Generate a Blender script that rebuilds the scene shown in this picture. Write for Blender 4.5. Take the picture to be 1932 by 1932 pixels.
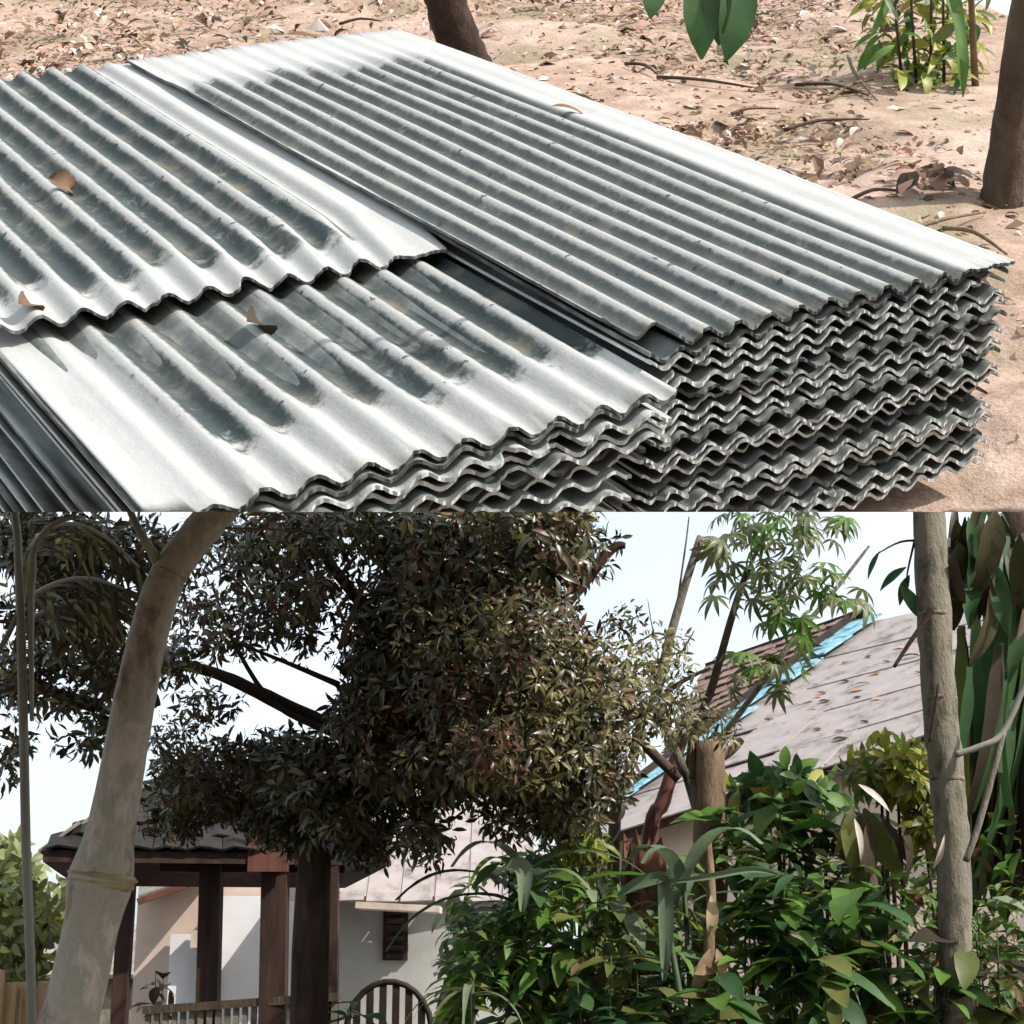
import bpy, bmesh, math, random
import numpy as np
from mathutils import Vector, Matrix
random.seed(7)
rng = np.random.default_rng(11)
R = math.radians
for o in list(bpy.data.objects):
    bpy.data.objects.remove(o)
SC = bpy.context.scene
COL = SC.collection

# ------------------------------------------------------------------ camera
PITCH = R(15.5)
F = 1.6
CAM = Vector((0, 0, 1.5))
cd = bpy.data.cameras.new('camera')
cd.sensor_width = 36
cd.lens = 36 * F
cd.clip_start = 0.05
cd.clip_end = 900
cam = bpy.data.objects.new('camera', cd)
cam.location = CAM
cam.rotation_euler = (R(90) + PITCH, 0, 0)
COL.objects.link(cam)
SC.camera = cam
# ------------------------------------------------------------------ light
SUN_EL, SUN_AZ = R(42), R(118)          # azimuth clockwise from +Y (straight ahead)
SUNV = Vector((math.sin(SUN_AZ) * math.cos(SUN_EL), math.cos(SUN_AZ) * math.cos(SUN_EL), math.sin(SUN_EL)))
W = bpy.data.worlds.new('World')
SC.world = W
W.use_nodes = True
nt = W.node_tree
bg = nt.nodes['Background']
sky = nt.nodes.new('ShaderNodeTexSky')
sky.sky_type = 'NISHITA'
sky.sun_disc = False
sky.sun_elevation = SUN_EL
sky.sun_rotation = SUN_AZ
sky.air_density = 1.0
sky.dust_density = 4.0
sky.ozone_density = 1.0
# thin bright cloud veil over the blue
tcw = nt.nodes.new('ShaderNodeTexCoord')
cn = nt.nodes.new('ShaderNodeTexNoise'); cn.inputs['Scale'].default_value = 2.2; cn.inputs['Detail'].default_value = 5; cn.inputs['Roughness'].default_value = .55
nt.links.new(tcw.outputs['Generated'], cn.inputs['Vector'])
cm = nt.nodes.new('ShaderNodeMapRange'); cm.inputs[1].default_value = .3; cm.inputs[2].default_value = .7; cm.inputs[3].default_value = .42; cm.inputs[4].default_value = .97
nt.links.new(cn.outputs['Fac'], cm.inputs[0])
cx = nt.nodes.new('ShaderNodeMix'); cx.data_type = 'RGBA'; cx.inputs[7].default_value = (4.6, 4.95, 5.2, 1)
nt.links.new(cm.outputs[0], cx.inputs[0]); nt.links.new(sky.outputs[0], cx.inputs[6])
nt.links.new(cx.outputs[2], bg.inputs[0])
bg.inputs[1].default_value = 0.15
sl = bpy.data.lights.new('sun', 'SUN')
sl.energy = 3.3
sl.angle = R(0.6)
sl.color = (1.0, 0.95, 0.87)
so = bpy.data.objects.new('sun', sl)
so.rotation_euler = SUNV.to_track_quat('Z', 'Y').to_euler()
so.location = (20, -5, 30)
COL.objects.link(so)
SC.view_settings.view_transform = 'Standard'
SC.view_settings.look = 'None'
SC.view_settings.gamma = 1
SC.view_settings.use_curve_mapping = False
SC.view_settings.exposure = 0.88
SC.render.engine = 'CYCLES'

# ------------------------------------------------------------------ frames
RT = Vector((1, 0, 0))
FW = Vector((0, math.cos(PITCH), math.sin(PITCH)))
UP = Vector((0, -math.sin(PITCH), math.cos(PITCH)))
def ray(x, y):
    return RT * ((x - 966) / 1932) + UP * (-(y - 966) / 1932) + FW * F
def P(x, y, D):                 # at world distance D (along +Y)
    d = ray(x, y)
    return CAM + d * (D / d.y)
def Pz(x, y, z):                # where the ray reaches height z
    d = ray(x, y)
    return CAM + d * ((z - CAM.z) / d.z)
def px(n, D):
    return n / 1932 / F * D * 0.97
# the hillside the roofing sheets lie on: local x across the sheets, y along them (uphill), z off the slope
dx2, dyv = 2.95, -.836
dx1 = -(F * F + dyv * dyv) / dx2
def camv(x, y, z):
    return (RT * x + UP * y + FW * z).normalized()
HC = camv(dx2, -dyv, F)
HY = camv(dx1, -dyv, F)
HN = HC.cross(HY).normalized()
HM = Matrix((HC, HY, HN)).transposed().to_4x4()
HM.translation = CAM
HMI = HM.inverted()
GH = 1.37                       # the hillside lies this far under the eye
def U(x, y, h=GH):              # hillside-local point where the ray meets the level h
    d = ray(x, y)
    t = -h / d.dot(HN)
    return HMI @ (CAM + d * t)
def Q(x, y, dep):
    return CAM + ray(x, y) * (dep / F)

# ------------------------------------------------------------------ objects
def tag(o, label=None, cat=None, group=None, kind=None):
    if label: o['label'] = label
    if cat: o['category'] = cat
    if group: o['group'] = group
    if kind: o['kind'] = kind
    return o
def link(name, me, parent=None, mat=None):
    o = bpy.data.objects.new(name, me)
    COL.objects.link(o)
    if parent: o.parent = parent
    return o
def empty(name, loc, label=None, cat=None, group=None, mat=None):
    o = bpy.data.objects.new(name, None)
    o.empty_display_size = .1
    COL.objects.link(o)
    if mat is not None: o.matrix_world = mat
    else: o.location = loc
    return tag(o, label, cat, group)
class MB:
    def __init__(s): s.v = []; s.f = []; s.m = []
    def add(s, vs, fs, mi=0):
        n = len(s.v)
        s.v += [tuple(v) for v in vs]
        s.f += [tuple(n + i for i in f) for f in fs]
        s.m += [mi] * len(fs)
    def box(s, c, sz, rot=None, mi=0):
        c = Vector(c); h = Vector(sz) / 2
        vs = []
        for a in (-1, 1):
            for b in (-1, 1):
                for d in (-1, 1):
                    v = Vector((a * h.x, b * h.y, d * h.z))
                    if rot: v = rot @ v
                    vs.append(c + v)
        s.add(vs, [(0, 1, 3, 2), (4, 6, 7, 5), (0, 4, 5, 1), (2, 3, 7, 6), (0, 2, 6, 4), (1, 5, 7, 3)], mi)
    def beam(s, a, b, w, h, mi=0, up=(0, 0, 1)):
        a, b = Vector(a), Vector(b)
        x = (b - a).normalized(); y = Vector(up).cross(x).normalized(); z = x.cross(y)
        s.box((a + b) / 2, ((b - a).length, w, h), Matrix((x, y, z)).transposed(), mi)
    def tube(s, pts, rad, n=8, mi=0, jit=0):
        pts = [Vector(p) for p in pts]
        if not hasattr(rad, '__len__'): rad = [rad] * len(pts)
        vs = []; fs = []
        y = None
        for i, p in enumerate(pts):
            t = (pts[min(i + 1, len(pts) - 1)] - pts[max(i - 1, 0)]).normalized()
            if y is None:
                y = t.cross(Vector((0.3, 0.9, 0.2))).normalized()
            y = (y - t * y.dot(t)).normalized()
            z = t.cross(y)
            for k in range(n):
                a = 2 * math.pi * k / n
                r = rad[i] * (1 + (random.uniform(-jit, jit) if jit else 0))
                vs.append(p + (y * math.cos(a) + z * math.sin(a)) * r)
        for i in range(len(pts) - 1):
            for k in range(n):
                fs.append((i * n + k, i * n + (k + 1) % n, (i + 1) * n + (k + 1) % n, (i + 1) * n + k))
        fs.append(tuple(range(n - 1, -1, -1)))
        fs.append(tuple((len(pts) - 1) * n + k for k in range(n)))
        s.add(vs, fs, mi)
    def build(s, name, mats, parent=None, smooth=False, off=None):
        me = bpy.data.meshes.new(name)
        vs = s.v
        if off is not None:
            off = Vector(off); vs = [tuple(Vector(v) - off) for v in vs]
        me.from_pydata(vs, [], s.f)
        if not isinstance(mats, (list, tuple)): mats = [mats]
        for m in mats: me.materials.append(m)
        me.polygons.foreach_set('material_index', s.m)
        if smooth: me.polygons.foreach_set('use_smooth', [True] * len(s.f))
        me.update()
        return link(name, me, parent)
def spline(pts, n=6):
    pts = [Vector(p) for p in pts]
    out = []
    for i in range(len(pts) - 1):
        p0 = pts[max(i - 1, 0)]; p1 = pts[i]; p2 = pts[i + 1]; p3 = pts[min(i + 2, len(pts) - 1)]
        for k in range(n):
            t = k / n
            out.append(.5 * ((2 * p1) + (p2 - p0) * t + (2 * p0 - 5 * p1 + 4 * p2 - p3) * t * t + (3 * p1 - p0 - 3 * p2 + p3) * t ** 3))
    out.append(pts[-1])
    return out
def lerpl(vals, n):
    return list(np.interp(np.linspace(0, len(vals) - 1, n), range(len(vals)), vals))

# ------------------------------------------------------------------ materials
def newmat(name):
    m = bpy.data.materials.new(name); m.use_nodes = True
    t = m.node_tree
    return m, t, t.nodes['Principled BSDF']
def N(t, typ, **kw):
    n = t.nodes.new(typ)
    for k, v in kw.items(): setattr(n, k, v)
    return n
def ramp(t, stops):
    r = t.nodes.new('ShaderNodeValToRGB')
    e = r.color_ramp.elements
    while len(e) > 1: e.remove(e[-1])
    e[0].position = stops[0][0]; e[0].color = (*stops[0][1], 1)
    for p, c in stops[1:]:
        x = e.new(p); x.color = (*c, 1)
    return r
def math_(t, op, a, b=None, c=None):
    n = t.nodes.new('ShaderNodeMath'); n.operation = op
    for i, v in enumerate((a, b, c)):
        if v is None: continue
        if isinstance(v, (int, float)): n.inputs[i].default_value = v
        else: t.links.new(v, n.inputs[i])
    return n.outputs[0]
def mixc(t, f, a, b):
    n = t.nodes.new('ShaderNodeMix'); n.data_type = 'RGBA'
    for sock, v in ((n.inputs[0], f), (n.inputs[6], a), (n.inputs[7], b)):
        if isinstance(v, (int, float)): sock.default_value = v
        elif isinstance(v, tuple): sock.default_value = (*v, 1)
        else: t.links.new(v, sock)
    return n.outputs[2]
def noise(t, vec, sc, det=5, ro=.6, dim=None):
    n = t.nodes.new('ShaderNodeTexNoise')
    n.inputs['Scale'].default_value = sc; n.inputs['Detail'].default_value = det; n.inputs['Roughness'].default_value = ro
    if vec is not None: t.links.new(vec, n.inputs['Vector'])
    return n.outputs['Fac']
def objvec(t, scale=None, offs_random=False):
    tc = t.nodes.new('ShaderNodeTexCoord')
    v = tc.outputs['Object']
    if offs_random:
        oi = t.nodes.new('ShaderNodeObjectInfo')
        m = t.nodes.new('ShaderNodeMath'); m.operation = 'MULTIPLY'; m.inputs[1].default_value = 37.0
        t.links.new(oi.outputs['Random'], m.inputs[0])
        a = t.nodes.new('ShaderNodeVectorMath'); a.operation = 'ADD'
        t.links.new(v, a.inputs[0]); t.links.new(m.outputs[0], a.inputs[1]); v = a.outputs[0]
    if scale:
        mp = t.nodes.new('ShaderNodeMapping'); mp.inputs['Scale'].default_value = scale
        t.links.new(v, mp.inputs['Vector']); v = mp.outputs[0]
    return v
def bump(t, bs, h, s=.4, d=.02):
    b = t.nodes.new('ShaderNodeBump'); b.inputs['Strength'].default_value = s; b.inputs['Distance'].default_value = d
    t.links.new(h, b.inputs['Height']); t.links.new(b.outputs[0], bs.inputs['Normal'])
def rough_mat(name, stops, sc=6, rough=.85, bs=.4, bd=.01, scale=None, rnd=True, det=6):
    m, t, b = newmat(name)
    v = objvec(t, scale, rnd)
    n = noise(t, v, sc, det, .65)
    r = ramp(t, stops); t.links.new(n, r.inputs[0])
    t.links.new(r.outputs[0], b.inputs['Base Color'])
    b.inputs['Roughness'].default_value = rough
    b.inputs['Specular IOR Level'].default_value = .25
    n2 = noise(t, v, sc * 4, 5, .7)
    bump(t, b, n2, bs, bd)
    return m
def leaf_mat(name, c1, c2, rough=.42, trans=.25, var=.35, spec=.4):
    m, t, b = newmat(name)
    oi = N(t, 'ShaderNodeObjectInfo'); geo = N(t, 'ShaderNodeNewGeometry')
    rnd = math_(t, 'FRACT', math_(t, 'ADD', oi.outputs['Random'], geo.outputs['Random Per Island']))
    r = ramp(t, [(0, c1), (1, c2)]); t.links.new(rnd, r.inputs[0])
    v = objvec(t)
    n = noise(t, v, 9, 3, .6)
    hsv = N(t, 'ShaderNodeHueSaturation')
    t.links.new(math_(t, 'MULTIPLY_ADD', n, var * 2, 1 - var), hsv.inputs['Value'])
    t.links.new(r.outputs[0], hsv.inputs['Color'])
    t.links.new(hsv.outputs[0], b.inputs['Base Color'])
    b.inputs['Roughness'].default_value = rough
    b.inputs['Specular IOR Level'].default_value = spec
    tr = N(t, 'ShaderNodeBsdfTranslucent'); mx = N(t, 'ShaderNodeMixShader')
    t.links.new(hsv.outputs[0], tr.inputs[0])
    mx.inputs[0].default_value = trans
    out = t.nodes['Material Output']
    t.links.new(b.outputs[0], mx.inputs[1]); t.links.new(tr.outputs[0], mx.inputs[2])
    t.links.new(mx.outputs[0], out.inputs['Surface'])
    return m
PITCHW = .079
def sheet_mat(name, win, clean=(.375, .38, .372), dark=(.040, .052, .051), amount=1.0, edge=.035, PITCHW=.079):
    """fibre cement: grey-white, weathered dark between the crests inside the window that lay open to the rain"""
    x0, x1, y0, y1 = win
    m, t, b = newmat(name)
    v = objvec(t)
    sp = N(t, 'ShaderNodeSeparateXYZ'); t.links.new(v, sp.inputs[0])
    x, y = sp.outputs[0], sp.outputs[1]
    nb = noise(t, v, 5, 6, .65)
    wob = math_(t, 'MULTIPLY', math_(t, 'SUBTRACT', nb, .5), .16)
    def step(val, e0, w):
        mr = N(t, 'ShaderNodeMapRange', interpolation_type='SMOOTHSTEP')
        t.links.new(val, mr.inputs[0]); mr.inputs[1].default_value = e0 - w; mr.inputs[2].default_value = e0 + w
        return mr.outputs[0]
    vi = math_(t, 'FLOOR', math_(t, 'MULTIPLY', x, 1 / PITCHW))
    wn = N(t, 'ShaderNodeTexWhiteNoise', noise_dimensions='1D'); t.links.new(vi, wn.inputs['W'])
    wob = math_(t, 'ADD', wob, math_(t, 'MULTIPLY', math_(t, 'SUBTRACT', wn.outputs['Value'], .5), .11))
    wob = math_(t, 'ADD', wob, math_(t, 'MULTIPLY', math_(t, 'SUBTRACT', noise(t, v, 26, 5, .7), .5), .22))
    yw = math_(t, 'ADD', y, wob)
    mask = math_(t, 'MULTIPLY', step(x, x0, .008), math_(t, 'SUBTRACT', 1.0, step(x, x1, .008)))
    mask = math_(t, 'MULTIPLY', mask, math_(t, 'MULTIPLY', step(yw, y0, edge), math_(t, 'SUBTRACT', 1.0, step(yw, y1, edge))))
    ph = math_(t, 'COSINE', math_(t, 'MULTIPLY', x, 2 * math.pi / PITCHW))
    # streaks along the sheet
    mp = N(t, 'ShaderNodeMapping'); mp.inputs['Scale'].default_value = (30, 3.5, 10); t.links.new(v, mp.inputs[0])
    ns = noise(t, mp.outputs[0], 1.0, 6, .7)
    nf = noise(t, v, 60, 4, .7)
    nl = noise(t, v, 2.6, 4, .6)
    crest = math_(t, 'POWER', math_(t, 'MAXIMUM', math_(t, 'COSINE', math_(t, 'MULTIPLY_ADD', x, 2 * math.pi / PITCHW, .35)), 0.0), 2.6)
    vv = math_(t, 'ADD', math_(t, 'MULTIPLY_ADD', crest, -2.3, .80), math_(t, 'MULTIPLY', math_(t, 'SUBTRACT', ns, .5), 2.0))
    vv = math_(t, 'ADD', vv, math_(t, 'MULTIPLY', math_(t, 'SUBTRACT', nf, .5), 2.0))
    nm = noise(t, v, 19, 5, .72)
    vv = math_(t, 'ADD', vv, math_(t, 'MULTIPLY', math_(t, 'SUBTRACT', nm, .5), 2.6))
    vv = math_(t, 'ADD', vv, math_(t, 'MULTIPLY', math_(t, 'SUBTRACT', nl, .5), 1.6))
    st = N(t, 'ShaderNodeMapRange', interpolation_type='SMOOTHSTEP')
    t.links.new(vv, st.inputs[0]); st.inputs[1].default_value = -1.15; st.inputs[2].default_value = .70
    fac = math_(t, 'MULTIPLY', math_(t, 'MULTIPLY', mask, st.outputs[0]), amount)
    nc = noise(t, v, 5.5, 6, .7)
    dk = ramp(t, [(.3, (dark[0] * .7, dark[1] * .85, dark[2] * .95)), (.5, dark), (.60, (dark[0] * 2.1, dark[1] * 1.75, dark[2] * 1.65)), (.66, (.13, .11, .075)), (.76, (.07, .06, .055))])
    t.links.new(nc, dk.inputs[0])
    gr = noise(t, v, 180, 3, .7)
    cl = ramp(t, [(.25, tuple(c * .62 for c in clean)), (.42, tuple(c * .92 for c in clean)), (.55, clean), (.8, tuple(min(.78, c * 1.2) for c in clean))])
    t.links.new(math_(t, 'ADD', math_(t, 'MULTIPLY_ADD', math_(t, 'SUBTRACT', gr, .5), .35, math_(t, 'MULTIPLY', nb, .55)), math_(t, 'MULTIPLY', ns, .45)), cl.inputs[0])
    old = mixc(t, math_(t, 'MULTIPLY', mask, .22), cl.outputs[0], (.25, .255, .24))
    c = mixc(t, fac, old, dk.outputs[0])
    # pits of lichen
    sp2 = math_(t, 'MULTIPLY', math_(t, 'GREATER_THAN', noise(t, v, 38, 2, .5), .70), math_(t, 'MULTIPLY', mask, .8))
    c = mixc(t, sp2, c, (.04, .045, .04))
    t.links.new(c, b.inputs['Base Color'])
    b.inputs['Roughness'].default_value = .8
    b.inputs['Specular IOR Level'].default_value = .25
    bump(t, b, math_(t, 'ADD', nf, math_(t, 'MULTIPLY', ns, .7)), .35, .004)
    return m
M = {}
M['cut_edge'] = rough_mat('pale cut sheet edge', [(.25, (.22, .235, .23)), (.42, (.55, .57, .56)), (.7, (.72, .73, .71))], 9, .9, .4, .003)
M['cut_edge_old'] = rough_mat('dark weathered sheet edge', [(.3, (.04, .045, .045)), (.5, (.13, .14, .135)), (.75, (.40, .41, .39))], 9, .9, .4, .003)
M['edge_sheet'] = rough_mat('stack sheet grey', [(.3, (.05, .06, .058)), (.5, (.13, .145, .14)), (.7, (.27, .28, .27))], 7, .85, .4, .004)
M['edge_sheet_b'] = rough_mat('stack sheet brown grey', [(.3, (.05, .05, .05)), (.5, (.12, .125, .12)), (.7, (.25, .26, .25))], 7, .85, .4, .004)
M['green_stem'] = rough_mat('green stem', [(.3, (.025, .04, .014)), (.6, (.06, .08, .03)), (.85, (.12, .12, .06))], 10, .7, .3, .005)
M['edge_sheet_lit'] = rough_mat('stack sheet sidelit', [(.3, (.16, .18, .175)), (.5, (.30, .33, .32)), (.7, (.44, .46, .45))], 7, .85, .4, .004, (3, .5, 1))  # light falling on the left stack's side, painted as a paler sheet
M['bark_dark'] = rough_mat('dark bark', [(.3, (.022, .014, .011)), (.6, (.06, .038, .028)), (.8, (.11, .075, .055))], 14, .9, .9, .02, (1, 1, .25))
M['bark_brown'] = rough_mat('brown bark', [(.3, (.045, .030, .020)), (.6, (.11, .08, .055)), (.8, (.19, .145, .10))], 12, .9, .8, .02, (1, 1, .3))
M['bark_tan'] = rough_mat('tan bark', [(.3, (.10, .07, .045)), (.6, (.23, .165, .11)), (.8, (.34, .27, .19))], 12, .9, .7, .015, (1, 1, .3))
M['bark_grey'] = rough_mat('grey green bark', [(.27, (.05, .045, .035)), (.42, (.13, .12, .09)), (.52, (.22, .19, .155)), (.62, (.19, .185, .14)), (.8, (.36, .32, .27))], 11, .9, .9, .02, (1, 1, .4))
M['bamboo'] = rough_mat('old bamboo', [(.28, (.08, .065, .05)), (.38, (.20, .165, .125)), (.47, (.36, .31, .26)), (.55, (.28, .275, .22)), (.64, (.46, .39, .34)), (.8, (.36, .37, .32))], 9, .8, .7, .015, (1, 1, .55))
M['bamboo_node'] = rough_mat('bamboo node', [(.3, (.12, .10, .05)), (.6, (.33, .27, .15)), (.8, (.42, .36, .24))], 9, .7, .4, .006)
M['thin_bamboo'] = rough_mat('thin pole', [(.3, (.12, .12, .10)), (.55, (.22, .225, .19)), (.8, (.36, .34, .27))], 6, .6, .2, .004, (1, 1, .3))
M['wood_dark'] = rough_mat('dark stained post', [(.3, (.018, .010, .008)), (.6, (.060, .031, .023)), (.85, (.12, .068, .05))], 12, .7, .5, .006, (1, 1, .12))
M['wood_red'] = rough_mat('reddish boards', [(.3, (.09, .035, .025)), (.6, (.17, .07, .05)), (.85, (.26, .13, .10))], 10, .7, .4, .006, (1, 1, .2))
M['wood_grey'] = rough_mat('weathered rail', [(.3, (.10, .085, .065)), (.6, (.22, .19, .15)), (.85, (.34, .30, .24))], 12, .85, .4, .006)
M['wood_tan'] = rough_mat('tan fence boards', [(.3, (.22, .15, .08)), (.6, (.38, .27, .16)), (.85, (.50, .39, .26))], 8, .85, .4, .006, (1, 1, .2))
M['tile_shaded'] = rough_mat('shaded roof tile', [(.3, (.010, .009, .008)), (.6, (.026, .021, .018)), (.85, (.06, .05, .042))], 6, .85, .5, .01)  # near black: the mango tree's shade is put into the tile colour
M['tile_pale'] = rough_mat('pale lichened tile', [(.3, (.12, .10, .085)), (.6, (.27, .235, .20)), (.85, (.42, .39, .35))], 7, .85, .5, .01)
M['tile_red'] = rough_mat('faded clay tile', [(.3, (.11, .07, .055)), (.55, (.22, .15, .12)), (.8, (.34, .27, .235))], 7, .85, .5, .01)
M['roof_pink'] = rough_mat('pinkish grey roof sheet', [(.26, (.07, .06, .055)), (.37, (.20, .17, .16)), (.48, (.30, .26, .25)), (.62, (.33, .29, .285)), (.75, (.40, .365, .36))], 4.2, .75, .25, .01)
M['white_wall'] = rough_mat('white plaster', [(.3, (.70, .69, .71)), (.6, (.79, .78, .80)), (.85, (.83, .82, .83))], 2.2, .85, .2, .004)
M['grey_wall'] = rough_mat('grey plaster', [(.3, (.30, .29, .28)), (.6, (.40, .40, .38)), (.85, (.47, .45, .43))], 1.6, .9, .25, .005)
M['peach_wall'] = rough_mat('peach plaster', [(.3, (.50, .39, .32)), (.6, (.62, .50, .42)), (.85, (.68, .57, .50))], 2, .85, .2, .004)
M['blue_paint'] = rough_mat('pale blue flashing', [(.36, (.03, .07, .09)), (.44, (.14, .30, .37)), (.55, (.22, .42, .50)), (.75, (.38, .47, .50))], 7, .6, .2, .006)
M['shelf'] = rough_mat('pale canopy board', [(.3, (.45, .36, .30)), (.7, (.68, .58, .50))], 5, .7, .2, .004)
M['dark_gap'] = rough_mat('shutter wood', [(.3, (.012, .008, .007)), (.7, (.04, .022, .018))], 8, .7, .3, .004)
M['metal_white'] = rough_mat('white corrugated sheet', [(.3, (.60, .62, .64)), (.7, (.78, .79, .80))], 3, .5, .1, .002)
# foliage
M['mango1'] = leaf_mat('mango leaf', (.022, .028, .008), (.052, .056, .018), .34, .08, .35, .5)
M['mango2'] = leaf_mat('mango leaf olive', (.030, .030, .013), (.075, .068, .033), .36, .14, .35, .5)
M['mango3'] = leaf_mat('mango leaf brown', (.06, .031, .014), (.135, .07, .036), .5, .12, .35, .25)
M['mango_sunlit'] = leaf_mat('mango leaf sunlit', (.14, .135, .04), (.33, .29, .13), .45, .38)  # paler copy of the mango leaf, sunlight put into its colour
M['pink'] = leaf_mat('young pink leaf', (.14, .07, .055), (.22, .13, .11), .4, .2)
M['g1'] = leaf_mat('fresh green leaf', (.055, .14, .022), (.15, .27, .05), .52, .40)
M['g2'] = leaf_mat('deep green leaf', (.024, .075, .024), (.065, .14, .045), .52, .32)
M['g3'] = leaf_mat('grey green blade', (.10, .155, .09), (.20, .26, .16), .45, .3)
M['g4'] = leaf_mat('olive leaf', (.09, .115, .03), (.19, .20, .06), .45, .36)
M['yel'] = leaf_mat('yellow green leaf', (.25, .28, .03), (.40, .38, .06), .45, .4)
M['cass'] = leaf_mat('cassava leaf', (.09, .115, .04), (.17, .18, .08), .42, .3)
M['bush'] = leaf_mat('far bush leaf', (.12, .15, .05), (.23, .25, .10), .5, .3)
M['dry'] = leaf_mat('dry tan leaf', (.30, .21, .13), (.48, .37, .25), .7, .15, .35, .2)
M['dryb'] = leaf_mat('dry brown leaf', (.09, .05, .03), (.20, .12, .075), .7, .1, .35, .2)
M['dryw'] = leaf_mat('bleached leaf', (.48, .42, .36), (.66, .60, .53), .7, .1, .25, .2)
M['dryr'] = leaf_mat('dry pinkish leaf', (.34, .19, .14), (.46, .29, .23), .7, .1, .3, .2)
M['deadstrap'] = leaf_mat('dead banana leaf', (.030, .022, .015), (.075, .056, .038), .7, .12, .4, .2)
# soil
def soil():
    m, t, b = newmat('pinkish soil')
    v = objvec(t)
    n1 = noise(t, v, 1.3, 6, .65); n2 = noise(t, v, 9, 6, .7); n3 = noise(t, v, 45, 5, .7)
    r1 = ramp(t, [(.3, (.29, .19, .145)), (.5, (.42, .30, .245)), (.7, (.54, .43, .37))]); t.links.new(n1, r1.inputs[0])
    r2 = ramp(t, [(.35, (.09, .06, .037)), (.5, (.34, .24, .18)), (.7, (.58, .47, .395))]); t.links.new(n2, r2.inputs[0])
    c = mixc(t, .42, r1.outputs[0], r2.outputs[0])
    n4 = noise(t, v, 2.1, 4, .6)
    mr = N(t, 'ShaderNodeMapRange'); t.links.new(n4, mr.inputs[0]); mr.inputs[1].default_value = .50; mr.inputs[2].default_value = .66
    c = mixc(t, math_(t, 'MULTIPLY', mr.outputs[0], .62), c, (.21, .195, .12))
    n5 = noise(t, v, 120, 3, .7)
    mr2 = N(t, 'ShaderNodeMapRange'); t.links.new(n5, mr2.inputs[0]); mr2.inputs[1].default_value = .56; mr2.inputs[2].default_value = .66
    c = mixc(t, math_(t, 'MULTIPLY', mr2.outputs[0], .5), c, (.12, .08, .055))
    t.links.new(c, b.inputs['Base Color']); b.inputs['Roughness'].default_value = .95
    b.inputs['Specular IOR Level'].default_value = .15
    bump(t, b, math_(t, 'ADD', math_(t, 'MULTIPLY', n2, .6), math_(t, 'MULTIPLY', n3, .4)), .7, .03)
    return m
M['soil'] = soil()
M['earth'] = rough_mat('dark garden earth', [(.3, (.05, .035, .022)), (.6, (.10, .075, .05)), (.85, (.16, .13, .08))], 1.2, .95, .6, .03)

# ------------------------------------------------------------------ cutting along the hillside's lower edge
def cut_low(o):
    """everything on the hillside ends where the bank is cut: the level plane through the eye tilted with the view"""
    me = o.data
    mw = o.matrix_world
    zs = [(mw @ v.co - CAM).dot(UP) for v in me.vertices]
    if min(zs) >= 0: return True
    if max(zs) <= 0:
        bpy.data.objects.remove(o); return False
    me = me.copy(); o.data = me
    inv = mw.inverted()
    co = inv @ CAM; no = (inv.to_3x3() @ UP).normalized()
    bm = bmesh.new(); bm.from_mesh(me)
    g = bm.verts[:] + bm.edges[:] + bm.faces[:]
    res = bmesh.ops.bisect_plane(bm, geom=g, plane_co=co, plane_no=no, clear_inner=True, clear_outer=False)
    eds = [e for e in res['geom_cut'] if isinstance(e, bmesh.types.BMEdge)]
    try: bmesh.ops.triangle_fill(bm, edges=eds, use_beauty=True, use_dissolve=False)
    except Exception: pass
    bm.to_mesh(me); bm.free()
    return True

# ================================================================== THE HILLSIDE
def hill_ground():
    x0, x1, y0, y1 = -2.2, 5.8, .9, 8.2
    nx, ny = 210, 190
    xs = np.linspace(x0, x1, nx + 1); ys = np.linspace(y0, y1, ny + 1)
    X, Y = np.meshgrid(xs, ys)
    Z = np.zeros_like(X)
    for k in range(60):
        a, ph = rng.uniform(0, 6.28), rng.uniform(0, 6.28)
        fr = rng.uniform(1, 26)
        Z += .05 / fr ** 1.05 * np.sin(fr * (X * np.cos(a) + Y * np.sin(a)) + ph)
    Z = -GH - .015 + np.clip(Z, -.035, .02)
    top = np.stack([X.ravel(), Y.ravel(), Z.ravel()], 1)
    n = len(top)
    bot = top.copy(); bot[:, 2] = -GH - .20
    vs = np.concatenate([top, bot])
    fs = []
    w = nx + 1
    for j in range(ny):
        for i in range(nx):
            a = j * w + i
            fs.append((a, a + 1, a + w + 1, a + w)); fs.append((n + a, n + a + w, n + a + w + 1, n + a + 1))
    for i in range(nx):
        fs.append((i, n + i, n + i + 1, i + 1)); a = ny * w + i; fs.append((a, a + 1, n + a + 1, n + a))
    for j in range(ny):
        a = j * w; fs.append((a, a + w, n + a + w, n + a)); a = j * w + nx; fs.append((a, n + a, n + a + w, a + w))
    me = bpy.data.meshes.new('hillside')
    me.from_pydata(vs.tolist(), [], fs)
    me.materials.append(M['soil'])
    o = link('hillside', me); o.matrix_world = HM
    tag(o, kind='structure')
    bm = bmesh.new(); bm.from_mesh(me); inv = HM.inverted()
    for sx in (1, -1):
        co = inv @ Vector((2.75 * sx, 0, 0)); no = (inv.to_3x3() @ Vector((sx, 0, 0))).normalized()
        r_ = bmesh.ops.bisect_plane(bm, geom=bm.verts[:] + bm.edges[:] + bm.faces[:], plane_co=co, plane_no=no, clear_outer=True)
        bmesh.ops.triangle_fill(bm, edges=[e for e in r_['geom_cut'] if isinstance(e, bmesh.types.BMEdge)])
    bm.to_mesh(me); bm.free()
    me.polygons.foreach_set('use_smooth', [True] * len(me.polygons))
    cut_low(o)
hill_ground()

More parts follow.
